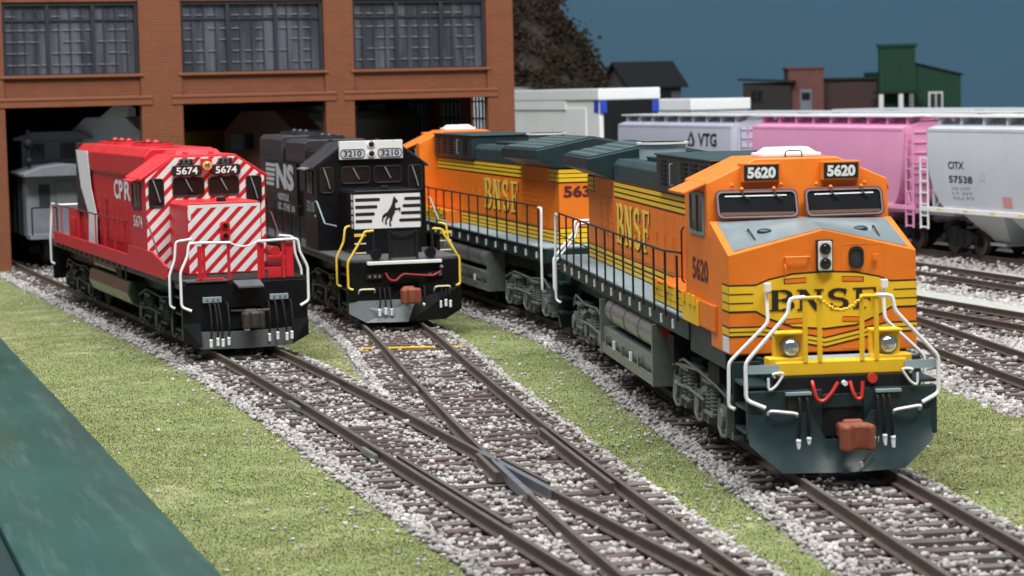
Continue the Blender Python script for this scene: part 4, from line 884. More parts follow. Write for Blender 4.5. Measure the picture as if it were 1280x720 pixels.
    for i in range(3):
        b = MB(); x = -2.9+i*2.9
        b.hexa([(x-.45,-.5,.45),(x+.45,-.5,.45),(x+.45,.5,.45),(x-.45,.5,.45),(x-1.35,-1.35,1.5),(x+1.35,-1.35,1.5),(x+1.35,1.35,1.5),(x-1.35,1.35,1.5)], body); b.box(x-.5, x+.5, -.7, .7, .36, .46, body); b.build('discharge_bay', root, bevel=.01)
    if marks: marks(root, bd)
    return root
def curved_side(s):
    def f(a, z, o): return (a*(-s), s*(1.42+.20*math.sin(math.pi*min(1, max(0, (z-1.3)/4.2)))+o), z)
    return f
# ================================================================== SETTING
# measured centre lines of the tracks
LT = [(4.0, 20.0), (1.64, 27.6), (-6.26, 53.8), (-9.6, 63.2), (-13.04, 72.6), (-17.2, 84.2), (-21.0, 95.0)]
RT = [(3.70, 20.0), (2.08, 27.55), (.12, 38.5), (-1.5, 48.8), (-3.13, 59.4), (-5.0, 68.0), (-7.9, 78.8), (-10.8, 89.0), (-14.0, 100.0)]
BT = [(6.75, 20.0), (5.92, 27.3), (5.06, 34.4), (3.7, 45.8), (2.48, 56.09), (.06, 66.0), (-2.36, 75.9), (-5.6, 88.0), (-8.6, 99.0)]
PH = .35; H0 = Vector((16.17, 79.59)); HD = Vector((math.sin(PH), -math.cos(PH))); HR = Vector((math.cos(PH), math.sin(PH)))
def hp(u, w): p = H0+HD*u+HR*w; return (p.x, p.y)
HT0 = [hp(16, 0), hp(-62, 0)]
HT1 = [hp(16, 4.9), hp(-62, 4.9)]
HT2 = [hp(16, 9.8), hp(-62, 9.8)]
Y1 = [(17.2, 59.6), (13.5, 72.3), (9.0, 89.0), (4.0, 107.0)]
Y2 = [(15.6, 47.0), (14.4, 51.2), (11.5, 60.5), (7.5, 73.3), (2.9, 88.0), (-1, 100.0)]
Y3 = [(11.1, 43.0), (10.2, 51.0), (9.3, 60.0), (7.9, 71.6)]
def spline(P, step=.1):
    P = [Vector((p[0], p[1])) for p in P]; out = []
    Q = [P[0]*2-P[1]]+P+[P[-1]*2-P[-2]]
    for i in range(1, len(Q)-2):
        a, b_, c, d = Q[i-1:i+3]; n = max(2, int((c-b_).length/step))
        # centripetal-ish: scale tangents to the segment length
        t1 = ((b_-a)/max((b_-a).length, .01)+(c-b_)/(c-b_).length); t2 = ((c-b_)/(c-b_).length+(d-c)/max((d-c).length, .01)); l = (c-b_).length
        t1 = t1.normalized()*l; t2 = t2.normalized()*l
        for k in range(n):
            t = k/n; out.append(b_*(2*t**3-3*t*t+1)+t1*(t**3-2*t*t+t)+c*(-2*t**3+3*t*t)+t2*(t**3-t*t))
    out.append(P[-1]); return out
def resample(P, step):
    out = []; acc = 0.; nxt = 0.
    for a, b_ in zip(P, P[1:]):
        l = (b_-a).length; d = (b_-a)/l
        while nxt <= acc+l: out.append((a+d*(nxt-acc), d)); nxt += step
        acc += l
    return out
TS = .58   # tie spacing
TR = {k: spline(v) for k, v in dict(L=LT, R=RT, B=BT, H0=HT0, H1=HT1, H2=HT2, Y1=Y1, Y2=Y2, Y3=Y3).items()}
# ground sheet (layout board under the turf)
gm = bpy.data.materials.new('turf_base'); gm.use_nodes = True
nt = gm.node_tree; pb = nt.nodes['Principled BSDF']; pb.inputs['Roughness'].default_value = .95; pb.inputs['Specular IOR Level'].default_value = .1
tc = nt.nodes.new('ShaderNodeTexCoord'); n1 = nt.nodes.new('ShaderNodeTexNoise'); n1.inputs['Scale'].default_value = 1.1; n1.inputs['Detail'].default_value = 10; n1.inputs['Roughness'].default_value = .72
cr = nt.nodes.new('ShaderNodeValToRGB'); el = cr.color_ramp.elements
el[0].position = .30; el[0].color = (.14, .165, .065, 1); el[1].position = .70; el[1].color = (.36, .35, .22, 1); e = el.new(.5); e.color = (.19, .215, .09, 1)
n2 = nt.nodes.new('ShaderNodeTexNoise'); n2.inputs['Scale'].default_value = 14; n2.inputs['Detail'].default_value = 8
bp = nt.nodes.new('ShaderNodeBump'); bp.inputs['Strength'].default_value = .9; bp.inputs['Distance'].default_value = .06
for n_ in (n1, n2): nt.links.new(tc.outputs['Object'], n_.inputs['Vector'])
nt.links.new(n1.outputs[0], cr.inputs[0]); nt.links.new(cr.outputs[0], pb.inputs['Base Color']); nt.links.new(n2.outputs[0], bp.inputs['Height']); nt.links.new(bp.outputs[0], pb.inputs['Normal'])
def sheet(name, poly, z0, z1, m, kind='structure'):
    b = MB(); b.slab(poly, (lambda a, c, o: (a, c, o)), z0, z1-z0, m); o = b.build(name); o['kind'] = kind; return o
# table edge line through (-13.62,60.87) .. (-3.96,29.89)
def edge_x(y): return -3.96+(y-29.89)*(-13.62+3.96)/(60.87-29.89)
sheet('turf', [(edge_x(14), 14), (70, 14), (90, 200), (edge_x(110), 200), (edge_x(110), 110)], -.9, -.38, gm)
sheet('yard_ground', [(11.2, 34), (9.75, 44.9), (8.95, 49.3), (8.0, 58), (6, 75), (2, 95.9), (60, 99), (60, 34)], -.379, -.365, mat('pale_yard_gravel', (.40, .395, .35, 1), .9, var=.18, scale=5, bump=.8, bscale=18))
# ------------------------------------------------------------------ painted table edge board
em = mat('teal_painted_board', (.020, .070, .055, 1), .34, var=.12, scale=.3, bump=.04, bscale=12)
nt = em.node_tree; pb = nt.nodes['Principled BSDF']
tc = nt.nodes.new('ShaderNodeTexCoord'); mp = nt.nodes.new('ShaderNodeMapping'); mp.vector_type = 'TEXTURE'; mp.inputs['Scale'].default_value = (7, .55, 1); mp.inputs['Rotation'].default_value = (0, 0, R_(107.3))
ns = nt.nodes.new('ShaderNodeTexNoise'); ns.inputs['Scale'].default_value = 1.6; ns.inputs['Detail'].default_value = 9; ns.inputs['Roughness'].default_value = .7
nt.links.new(tc.outputs['Object'], mp.inputs[0]); nt.links.new(mp.outputs[0], ns.inputs['Vector'])
rr = nt.nodes.new('ShaderNodeMapRange'); rr.inputs['From Min'].default_value = .5; rr.inputs['From Max'].default_value = .9; rr.inputs['To Max'].default_value = .3
nt.links.new(ns.outputs[0], rr.inputs['Value']); mxn = nt.nodes.new('ShaderNodeMix'); mxn.data_type = 'RGBA'
old = pb.inputs['Base Color'].links[0].from_socket; nt.links.new(old, mxn.inputs[6]); mxn.inputs[7].default_value = (.27, .36, .36, 1); nt.links.new(rr.outputs[0], mxn.inputs[0]); nt.links.new(mxn.outputs[2], pb.inputs['Base Color'])  # pale streaks: lengthwise brush marks plus grey sheen put into the colour
b = MB(); ys = np.linspace(14, 110, 60); V = []; F = []
for i, y in enumerate(ys):
    x = edge_x(y); wob = .012*math.sin(y*1.7)+.010*math.sin(y*4.1)
    for dx, z in ((.02+wob, -.9), (.02+wob, -.30), (-.06+wob, -.26), (-1.3, -.25), (-2.35, -.26), (-2.5, -.34), (-2.5, -1.2)): V.append((x+dx, y, z))
for i in range(len(ys)-1):
    for k in range(6): F.append((i*7+k, i*7+k+1, (i+1)*7+k+1, (i+1)*7+k))
b.add(V, F, em); tag(b.build('table_edge_board', smooth=True), 'scuffed teal green painted board running along the left edge of the grass', 'board')
b = MB(); b.slab([(edge_x(14)-2.52, 14), (edge_x(110)-2.52, 110), (edge_x(110)-2.9, 110), (edge_x(14)-2.9, 14)], (lambda a, c, o: (a, c, o)), -1.6, 1.15, mat('dark_green_trim', (.012, .035, .03, 1), .35))
tag(b.build('edge_trim'), 'dark green strip on the outer side of the painted board at bottom left', 'trim strip')
sheet('room_floor', [(-120, -20), (160, -20), (160, 260), (-120, 260)], -60.2, -60, mat('room_floor', (.12, .12, .12, 1), .6))
# ------------------------------------------------------------------ tracks
tie_mats = [mat('tie_brown', (.082, .063, .054, 1), .75, var=.25, scale=4, bump=.4), mat('tie_redbrown', (.098, .066, .056, 1), .75, var=.25, scale=4, bump=.4), mat('tie_grey', (.115, .100, .090, 1), .8, var=.25, scale=4, bump=.4)]
def tie_mesh(l, m):
    b = MB(); b.box(-.115, .115, -l/2, l/2, -.38, -.19, m)
    for s in (-1, 1): b.box(-.09, .09, s*.75-.17, s*.75+.17, -.19, -.172, M['rail_side'])
    o = b.build('tie', None, bevel=.012); return o
tie_proto = [tie_mesh(2.62, m) for m in tie_mats]
for o in tie_proto: col.objects.unlink(o)
def rail(parent, P, off, a=0., bnd=None, name='rail'):
    """extrude a rail profile along centre line P at lateral offset off"""
    prof = [(-.10, -.172), (-.10, -.15), (-.025, -.13), (-.025, -.055), (-.037, -.04), (-.037, 0), (.037, 0), (.037, -.04), (.025, -.055), (.025, -.13), (.10, -.15), (.10, -.172)]
    V = []; F = []; k = len(prof); FM = []
    pts = [(p, d) for p, d in resample(P, .5) if bnd is None or bnd[0] <= p.y <= bnd[1]]
    offf = off if callable(off) else (lambda y: off)
    for p, d in pts:
        nrm = Vector((-d.y, d.x)); 
        if nrm.x < 0: nrm = -nrm
        for w_, z in prof: q = p+nrm*(offf(p.y)+w_); V.append((q.x, q.y, z))
    b = MB(); n = len(pts)
    for i in range(n-1):
        for j in range(k-1):
            (b.add([V[i*k+j], V[i*k+j+1], V[(i+1)*k+j+1], V[(i+1)*k+j]], [(0, 1, 2, 3)], M['rail_top'] if j == 5 else M['rail_side']))
    b.add(V[:k], [tuple(range(k))], M['rail_side']); b.add(V[-k:], [tuple(range(k))[::-1]], M['rail_side'])
    return b.build(name, parent)
def track(label, key, ties=True, bnd=(15, 120), rails=True, skip=None, tl=1., group='tracks of the yard'):
    P = TR[key]; mid = P[len(P)//2]
    root = thing('railway_track', label, 'railway track', (0, 0, 0), 0, group)
    if rails:
        rail(root, P, -.75, bnd=bnd); rail(root, P, .75, bnd=bnd)
    pts = [q for q in resample(P, TS) if bnd[0] <= q[0].y <= bnd[1] and (skip is None or not skip(q[0]))]
    pts.sort(key=lambda q: q[0].y)
    for i, (p, d) in enumerate(pts[:98]):
        o = random.choice(tie_proto).copy(); col.objects.link(o); o.parent = root; o.location = (p.x+random.uniform(-.04, .04), p.y, random.uniform(-.012, .008))
        o.rotation_euler = (0, 0, math.atan2(d.y, d.x)+random.uniform(-.02, .02)); o.scale = (random.uniform(.9, 1.1), random.uniform(.98, 1.04)*tl, 1)
    if len(pts) > 98:
        b = MB()
        for p, d in pts[98:]:
            a = math.atan2(d.y, d.x); c, s_ = math.cos(a), math.sin(a)
            vv = [(-.115, -1.3), (.115, -1.3), (.115, 1.3), (-.115, 1.3)]; q = [(p.x+x*c-y*s_, p.y+x*s_+y*c) for x, y in vv]
            b.hexa([(x, y, -.38) for x, y in q]+[(x, y, -.19) for x, y in q], tie_mats[0])
        o = b.build('distant_ties', root); o['kind'] = 'stuff'
    return root
G_ = 'tracks in front of the engine house'
# the left track and its neighbour interlace at a turnout near the camera
xdiff = lambda y: 0
def near_x(P, y):
    best = min(P, key=lambda p: abs(p.y-y)); return best.x
tL = track('track carrying the red and white striped locomotive', 'L', bnd=(22, 97), group=G_, skip=lambda p: p.y < 43)
tR = thing('railway_track', 'track carrying the black locomotive, merging by a frog into the track left of it', 'railway track', group=G_)
rail(tR, TR['R'], .75, bnd=(22, 100)); rail(tR, TR['R'], -.75, bnd=(36.2, 100)); rail(tR, TR['R'], -.75, bnd=(22, 34.4))
for p, d in [q for q in resample(TR['R'], TS) if 43 < q[0].y <= 100][::1]:
    o = random.choice(tie_proto).copy(); col.objects.link(o); o.parent = tR
    o.location = (p.x, p.y, .003+random.uniform(-.012, .006)); o.rotation_euler = (0, 0, math.atan2(d.y, d.x)+random.uniform(-.02, .02)); o.scale = (random.uniform(.9, 1.1), 1, 1)
def xat(key, y): a = sorted((p.y, p.x) for p in TR[key]); return float(np.interp(y, [q[0] for q in a], [q[1] for q in a]))
y = 22.6
while y < 42.9:   # long turnout ties carrying the rails of both tracks
    xl, xr = xat('L', y-.2), xat('R', y+.2); ln = (xr-xl+2.72)/2.62; o = random.choice(tie_proto).copy(); col.objects.link(o); o.parent = tR; o.name = 'turnout_tie'
    o.location = ((xl+xr)/2+random.uniform(-.07, .07), y, random.uniform(-.012, .006)); o.rotation_euler = (0, 0, math.pi/2+.24+random.uniform(-.015, .015)); o.scale = (random.uniform(.9, 1.12), ln, 1); y += .565
# frog, wing rails, guard rails
def lineY(P, off, y):
    q = [(p, d) for p, d in resample(P, .25)]; p, d = min(q, key=lambda t: abs(t[0].y-y)); n_ = Vector((-d.y, d.x)); n_ = n_ if n_.x > 0 else -n_
    return p+n_*off
fp = lineY(TR['L'], .75, 35.3)
b = MB()
A1 = lineY(TR['L'], .75, 37.4); B1 = lineY(TR['R'], -.75, 37.0); A2 = lineY(TR['L'], .75, 33.6); B2_ = lineY(TR['R'], -.75, 33.6)
for p0, p1, wd in ((A1, A2, .05), (B1, B2_, .05)):
    d = (p1-p0).normalized(); n_ = Vector((-d.y, d.x))*wd
    b.hexa([(*(p0-n_), -.172), (*(p1-n_), -.172), (*(p1+n_), -.172), (*(p0+n_), -.172), (*(p0-n_), .004), (*(p1-n_), .004), (*(p1+n_), .004), (*(p0+n_), .004)], M['frogm'])
Am = lineY(TR['L'], .75, 36.6); Bm = lineY(TR['R'], -.75, 36.6)
b.hexa([(*fp, -.172), (*(fp+Vector((.05, 0))), -.172), (*Bm, -.172), (*Am, -.172), (*fp, -.01), (*(fp+Vector((.05, 0))), -.01), (*Bm, -.01), (*Am, -.01)], M['frogm'])
b.build('frog', tR, bevel=.01)
rail(tR, TR['R'], .60, bnd=(34.0, 40.2), name='guard_rail'); rail(tL, TR['L'], -.60, bnd=(31.0, 38.0), name='guard_rail')
rail(tR, TR['R'], -.90, bnd=(35.6, 37.8), name='wing_rail'); rail(tL, TR['L'], .90, bnd=(34.2, 36.8), name='wing_rail')
for P, off, y, par in ((TR['L'], -.86, 44.5, tL), (TR['L'], .58, 47.2, tL), (TR['R'], .86, 44.0, tR), (TR['R'], -.86, 46.2, tR), (TR['R'], .86, 49.2, tR), (TR['L'], -.86, 38.3, tL)):
    c = lineY(P, off, y); c2 = lineY(P, off, y+.9); b = MB(); d = (c2-c).normalized(); n_ = Vector((-d.y, d.x))*.04
    b.hexa([(*(c-n_), -.17), (*(c2-n_), -.17), (*(c2+n_), -.17), (*(c+n_), -.17), (*(c-n_), -.06), (*(c2-n_), -.06), (*(c2+n_), -.06), (*(c+n_), -.06)], M['tank']); b.build('rail_joiner', par, bevel=.01)
b = MB()   # yellow painted tie
for x0, x1 in ((-1.28, -.93), (-.62, .55), (.95, 1.22)):
    c = lineY(TR['R'], 0, 55.2); b.box(c.x+x0, c.x+x1, c.y-.08, c.y+.08, -.19, -.165, M['yellow'])
b.build('yellow_marker', tR)
track('track carrying the two orange locomotives coupled back to back', 'B', bnd=(22, 100), group=G_)
track('track under the pink and grey hopper cars', 'H0', bnd=(62, 140))
track('second track behind the pink hopper car', 'H1', bnd=(62, 140))
track('third track behind the pink hopper car, nearest the small houses', 'H2', bnd=(62, 145))
track('empty track right in front of the hopper cars', 'Y1', bnd=(58, 106))
track('empty middle track between the hopper cars and the orange locomotives', 'Y2', bnd=(46, 92))
track('empty track nearest the right side of the front orange locomotive', 'Y3', bnd=(42, 70))
# ------------------------------------------------------------------ ballast (stuff)
def centre_arr(key, step=.25): return np.array([(p.x, p.y, d.x, d.y) for p, d in resample(TR[key], step)])
ICO_V = None
def rock():
    V = np.array([(x, y, z) for x in (-1, 1) for y in (-1, 1) for z in (-1, 1)], float)*.72; V = np.concatenate([V, [(0, 0, 1.05), (.2, -1.05, 0)]])
    bm = bmesh.new(); vs_ = [bm.verts.new(v) for v in V]; r = bmesh.ops.convex_hull(bm, input=vs_); bmesh.ops.triangulate(bm, faces=bm.faces[:]); bm.verts.index_update(); W = np.array([v.co[:] for v in bm.verts]); F = np.array([[v.index for v in f.verts] for f in bm.faces]); bm.free(); return W, F
def ico():
    bm = bmesh.new(); bmesh.ops.create_icosphere(bm, subdivisions=1, radius=1); V = np.array([v.co[:] for v in bm.verts]); F = np.array([[v.index for v in f.verts] for f in bm.faces]); bm.free(); return V, F
def scatter_mesh(name, base, F, pos, size, flat, m, jit=.34):
    n = len(pos); nv = len(base); nf = len(F)
    a, b_, c = (rng.uniform(0, 2*np.pi, n) for _ in range(3))
    ca, sa, cb, sb, cc, sc = np.cos(a), np.sin(a), np.cos(b_*.5), np.sin(b_*.5), np.cos(c), np.sin(c)
    Rz = np.zeros((n, 3, 3)); Rz[:, 0, 0] = ca; Rz[:, 0, 1] = -sa; Rz[:, 1, 0] = sa; Rz[:, 1, 1] = ca; Rz[:, 2, 2] = 1
    Rx = np.zeros((n, 3, 3)); Rx[:, 0, 0] = 1; Rx[:, 1, 1] = cb; Rx[:, 1, 2] = -sb; Rx[:, 2, 1] = sb; Rx[:, 2, 2] = cb
    V = base[None]*(1+rng.uniform(-jit, jit, (n, nv, 1)))*size[:, None, None]*np.stack([np.ones(n), rng.uniform(.65, 1, n), np.full(n, flat)], 1)[:, None, :]
    V = np.einsum('nij,nkj->nki', Rz@Rx, V)+pos[:, None, :]
    me = bpy.data.meshes.new(name); me.vertices.add(n*nv); me.vertices.foreach_set('co', V.astype(np.float32).ravel())
    FF = (F[None]+np.arange(n)[:, None, None]*nv).astype(np.int32); k = F.shape[1]
    me.loops.add(n*nf*k); me.loops.foreach_set('vertex_index', FF.ravel()); me.polygons.add(n*nf)
    me.polygons.foreach_set('loop_start', np.arange(0, n*nf*k, k, dtype=np.int32)); me.polygons.foreach_set('loop_total', np.full(n*nf, k, dtype=np.int32))
    me.update(calc_edges=True); me.materials.append(m)
    o = bpy.data.objects.new(name, me); col.objects.link(o); return o
bal_m = mat_island('ballast_stone', [S(128, 122, 119), S(146, 141, 137), S(157, 152, 148), S(168, 163, 160), S(150, 143, 139), S(188, 184, 180), S(138, 129, 125)], .8)
bed_m = mat('ballast_bed', (.17, .155, .148, 1), .9, var=.35, scale=8, bump=.9, bscale=16)
def in_frame(x, y): return (np.abs(x) < (y*.232+1.2)) & (y > 23.5) 
def all_tracks_dist(x, y):
    pass
def band_points(key, half, dens, y0, y1):
    C = centre_arr(key, .25); ST = np.arange(len(C))*.25; kk_ = (C[:, 1] > y0) & (C[:, 1] < y1); C = C[kk_]; ST = ST[kk_]
    n = int(len(C)*.25*2*half*dens); i = rng.integers(0, len(C), n); off = rng.uniform(-half, half, n); t = rng.uniform(-.13, .13, n)
    nx, ny = -C[i, 3], C[i, 2]; sgn = np.where(nx < 0, -1, 1); nx = nx*sgn; ny = ny*sgn
    return C[i, 0]+nx*off+C[i, 2]*t, C[i, 1]+ny*off+C[i, 3]*t, off, (ST[i]+t)
IV, IF = rock()
def bed(name, keys, half, z):
    b = MB()
    for kk in keys:
        P = [q for q in resample(TR[kk], 1.0)]
        for (p, d), (p2, d2) in zip(P, P[1:]):
            pass
    return
bname = {'L': 'ballast bed under the red locomotive track', 'R': 'x', 'B': 'x', 'H0': 'x', 'Y1': 'x', 'Y2': 'x', 'Y3': 'x', 'H1': 'x', 'H2': 'x'}
zoff = {'L': 0, 'R': .002, 'B': .004, 'H0': .0, 'Y1': .002, 'Y2': .004, 'Y3': .006, 'H1': .0, 'H2': .002}
for key in ('L', 'R', 'B', 'H0', 'H1', 'H2', 'Y1', 'Y2', 'Y3'):
    C = resample(TR[key], 1.0); V = []; F = []
    for p, d in C:
        n_ = Vector((-d.y, d.x)); n_ = n_ if n_.x > 0 else -n_
        for o_, z in ((-1.75, -.43), (-1.3, -.285), (1.3, -.285), (1.75, -.43)): q = p+n_*o_; V.append((q.x, q.y, z+zoff[key]))
    for i in range(len(C)-1):
        for k in range(3): F.append((i*4+k, i*4+k+1, i*4+5+k, i*4+4+k))
    b = MB(); b.add(V, F, bed_m); o = b.build('ballast_bed'); o['kind'] = 'structure'
lr_y = sorted(p.y for p in TR['L']); lr_x = [(xat('L', q)+xat('R', q))/2 for q in lr_y]
X = []; Yv = []; Z = []; SZ = []
for key, half, segs in (('L', 1.62, ((23, 42, 270, .046), (42, 90, 160, .052))), ('R', 1.60, ((23, 42, 270, .046), (42, 90, 160, .052))), ('B', 1.62, ((23, 42, 270, .046), (42, 90, 150, .052))),
                        ('H0', 1.9, ((60, 100, 50, .085),)), ('Y1', 1.9, ((56, 95, 60, .08),)), ('Y2', 2.3, ((44, 90, 75, .068),)), ('Y3', 1.95, ((42, 66, 110, .062),))):
    for y0, y1, dens, sz in segs:
        x, y, off, st = band_points(key, half, dens, y0, y1)
        ok = in_frame(x, y); 
        ao = np.abs(off)
        if key == 'R': ok &= ~((off < -1.52) & (y > 44))
        e = rng.uniform(-.16, .10, len(x)); ok &= ao < half+e
        ok &= np.abs(ao-.75) > .085
        # fewer stones on top of the ties
        dt = np.abs((st+TS/2) % TS-TS/2)
        if key in 'LR': # long ties near the turnout
            yt = (y-22.6-.24*(x-np.interp(y, lr_y, lr_x))) ; dt = np.where(y < 43, np.abs((yt+.2825) % .565-.2825), dt)
        cov = np.sin(x*2.9+1.3*np.sin(y*1.7))+np.sin(y*2.3+x)+.6*np.sin(x*7-y*5); pt = np.clip(.16+.32*(cov-.2), .03, .85)
        prob = np.where(ao < 1.28, np.where(dt < .12, pt*.8, np.clip(.72+.3*cov, .35, .95)), 1.); ok &= rng.uniform(0, 1, len(x)) < prob
        z = np.where(ao < 1.2, np.where(dt < .12, -.165, -.265)+rng.uniform(-.03, .035, len(x)), -.245-(ao-1.2)*.27+rng.uniform(-.03, .04, len(x)))
        s = sz*rng.uniform(.6, 1.25, len(x))
        X.append(x[ok]); Yv.append(y[ok]); Z.append(z[ok]); SZ.append(s[ok])
# loose stones thrown out onto the turf
for key in 'LRB':
    x, y, off, st = band_points(key, 2.5, 9, 23, 80); ao = np.abs(off); ok = in_frame(x, y) & (ao > 1.5) & (rng.uniform(0, 1, len(x)) < np.exp(-(ao-1.5)*3.2)); ok &= ~((key == 'B') & (x > 60))
    X.append(x[ok]); Yv.append(y[ok]); Z.append(np.full(ok.sum(), -.36)); SZ.append(rng.uniform(.022, .05, ok.sum()))
X = np.concatenate(X) if isinstance(X, list) else X; Yv = np.concatenate(Yv) if isinstance(Yv, list) else Yv; Z = np.concatenate(Z) if isinstance(Z, list) else Z; SZ = np.concatenate(SZ) if isinstance(SZ, list) else SZ
# keep the rail heads of crossing tracks clear
keep = np.ones(len(X), bool)
for key in ('L', 'R'):
    C = centre_arr(key, .2); C = C[C[:, 1] < 66]
    for ch in range(0, len(X), 4000):
        sl = slice(ch, ch+4000); d2 = (X[sl, None]-C[None, :, 0])**2+(Yv[sl, None]-C[None, :, 1])**2; j = d2.argmin(1)
        lat = np.abs((X[sl]-C[j, 0])*(-C[j, 3])+(Yv[sl]-C[j, 1])*C[j, 2]); keep[sl] &= ~((np.abs(lat-.75) < .085) & (np.sqrt(d2.min(1)) < 1.2))
pos = np.stack([X, Yv, Z], 1)[keep]
tag(scatter_mesh('ballast_stones', IV, IF, pos, SZ[keep], .8, bal_m), 'pale grey and pinkish crushed stone ballast spread between the ties', 'ballast', kind='stuff')
# ------------------------------------------------------------------ grass (stuff)
def dist_to_tracks(x, y, keys=('L', 'R', 'B', 'Y3', 'Y2', 'Y1')):
    D = np.full(len(x), 99.)
    for key in keys:
        C = centre_arr(key, .5)
        for ch in range(0, len(x), 8000):
            sl = slice(ch, ch+8000); D[sl] = np.minimum(D[sl], np.sqrt(((x[sl, None]-C[None, :, 0])**2+(y[sl, None]-C[None, :, 1])**2).min(1)))
    return D
gx = []; gy = []
for y0, y1, dens in ((24, 36, 2600), (36, 48, 1900), (48, 62, 1000), (62, 88, 420)):
    A = (y1-y0)*(y0+y1)*.232; n = int(A*dens*1.1); y = rng.uniform(y0, y1, n); x = rng.uniform(-1, 1, n)*(y*.232+1)
    ok = (x > -3.96+(y-29.89)*(-9.66/30.98)+.02); x = x[ok]; y = y[ok]; D = dist_to_tracks(x, y); DR = dist_to_tracks(x, y, ('R',)); rx = np.interp(y, [p.y for p in TR['R'][::-1]][::-1] if 0 else sorted(p.y for p in TR['R']), [p.x for p in sorted(TR['R'], key=lambda p: p.y)])
    thr = 1.50+.10*np.sin(x*3.1+y*1.3)+.07*np.sin(y*4.7-x*2)+rng.uniform(-.12, .20, len(x)); thr = np.where((DR < 2.2) & (x < rx), thr-.22, thr); ok = D > thr
    nz = np.sin(x*2.3+1.7*np.sin(y*.9))+np.sin(y*1.9+1.3*np.sin(x*1.7))+.8*np.sin(x*5.1-y*3.7); ok &= rng.uniform(0, 1, len(x)) < np.clip(1.0-.16*np.abs(nz)-.35*(np.sin(x*.9+2.1*np.sin(y*.35))*np.sin(y*.8+x*.4) > .55), .22, 1); ok &= ~((x > 6.5) & (y > 52)); ok &= ~(x > np.interp(y, [34, 44.9, 49.3, 58], [11.2, 9.75, 8.95, 8.0])-.1)
    gx.append(x[ok]); gy.append(y[ok])
gx = np.concatenate(gx); gy = np.concatenate(gy); n = len(gx)
ang = rng.uniform(0, 2*np.pi, n); h = rng.uniform(.010, .036, n); lean = rng.uniform(.2, 1.0, n)*h*1.5; wd = rng.uniform(.007, .016, n)
base = np.stack([gx, gy, np.full(n, -.385)], 1)
dx = np.cos(ang); dy = np.sin(ang)
v0 = base+np.stack([-dy*wd, dx*wd, 0*wd], 1); v1 = base-np.stack([-dy*wd, dx*wd, 0*wd], 1); v2 = base+np.stack([dx*lean, dy*lean, h], 1)
V = np.stack([v0, v1, v2], 1).reshape(-1, 3); me = bpy.data.meshes.new('grass'); me.vertices.add(3*n); me.vertices.foreach_set('co', V.astype(np.float32).ravel())
me.loops.add(3*n); me.loops.foreach_set('vertex_index', np.arange(3*n, dtype=np.int32)); me.polygons.add(n); me.polygons.foreach_set('loop_start', np.arange(0, 3*n, 3, dtype=np.int32)); me.polygons.foreach_set('loop_total', np.full(n, 3, dtype=np.int32)); me.update(calc_edges=True)
me.materials.append(mat_island('static_grass', [(.17, .205, .066, 1), (.205, .238, .080, 1), (.235, .262, .098, 1), (.30, .305, .16, 1), (.20, .232, .082, 1)], .9))
go = bpy.data.objects.new('static_grass', me); col.objects.link(go); tag(go, 'short yellow green static grass covering the ground between the tracks', 'grass', kind='stuff')
# crumbs and stray stones in the grass
k = 420; ii = rng.integers(0, n, k); cp = np.stack([gx[ii], gy[ii], np.full(k, -.36)], 1)
tag(scatter_mesh('stray_stones', IV, IF, cp, rng.uniform(.015, .045, k), .7, bal_m), 'stray pale stones lying in the grass', 'stones', kind='stuff')
# ------------------------------------------------------------------ engine house
BO = Vector((-18.6, 84.2)); BA = .35
brk = mat('brown_brick', (.172, .052, .0175, 1), .62, var=.10, scale=1.5)
nt = brk.node_tree; pb = nt.nodes['Principled BSDF']; tc = nt.nodes.new('ShaderNodeTexCoord'); sx = nt.nodes.new('ShaderNodeSeparateXYZ'); cx = nt.nodes.new('ShaderNodeCombineXYZ'); ad = nt.nodes.new('ShaderNodeMath'); ad.operation = 'ADD'
nt.links.new(tc.outputs['Object'], sx.inputs[0]); nt.links.new(sx.outputs[0], ad.inputs[0]); nt.links.new(sx.outputs[1], ad.inputs[1]); nt.links.new(ad.outputs[0], cx.inputs[0]); nt.links.new(sx.outputs[2], cx.inputs[1])
bk = nt.nodes.new('ShaderNodeTexBrick'); bk.inputs['Scale'].default_value = 1; bk.inputs['Brick Width'].default_value = .30; bk.inputs['Row Height'].default_value = .115; bk.inputs['Mortar Size'].default_value = .014
nt.links.new(cx.outputs[0], bk.inputs['Vector'])
bk.inputs['Color1'].default_value = (1, 1, 1, 1); bk.inputs['Color2'].default_value = (.86, .84, .84, 1); bk.inputs['Mortar'].default_value = (1.18, 1.2, 1.25, 1)
vm = nt.nodes.new('ShaderNodeVectorMath'); vm.operation = 'MULTIPLY'; nt.links.new(pb.inputs['Base Color'].links[0].from_socket, vm.inputs[0]); nt.links.new(bk.outputs['Color'], vm.inputs[1]); nt.links.new(vm.outputs[0], pb.inputs['Base Color'])
bp = nt.nodes.new('ShaderNodeBump'); bp.inputs['Strength'].default_value = .5; bp.inputs['Distance'].default_value = .02; bp.invert = True
nt.links.new(bk.outputs['Fac'], bp.inputs['Height']); nt.links.new(bp.outputs[0], pb.inputs['Normal'])
bsm = mat('smooth_brown_trim', (.20, .062, .023, 1), .55, var=.08)
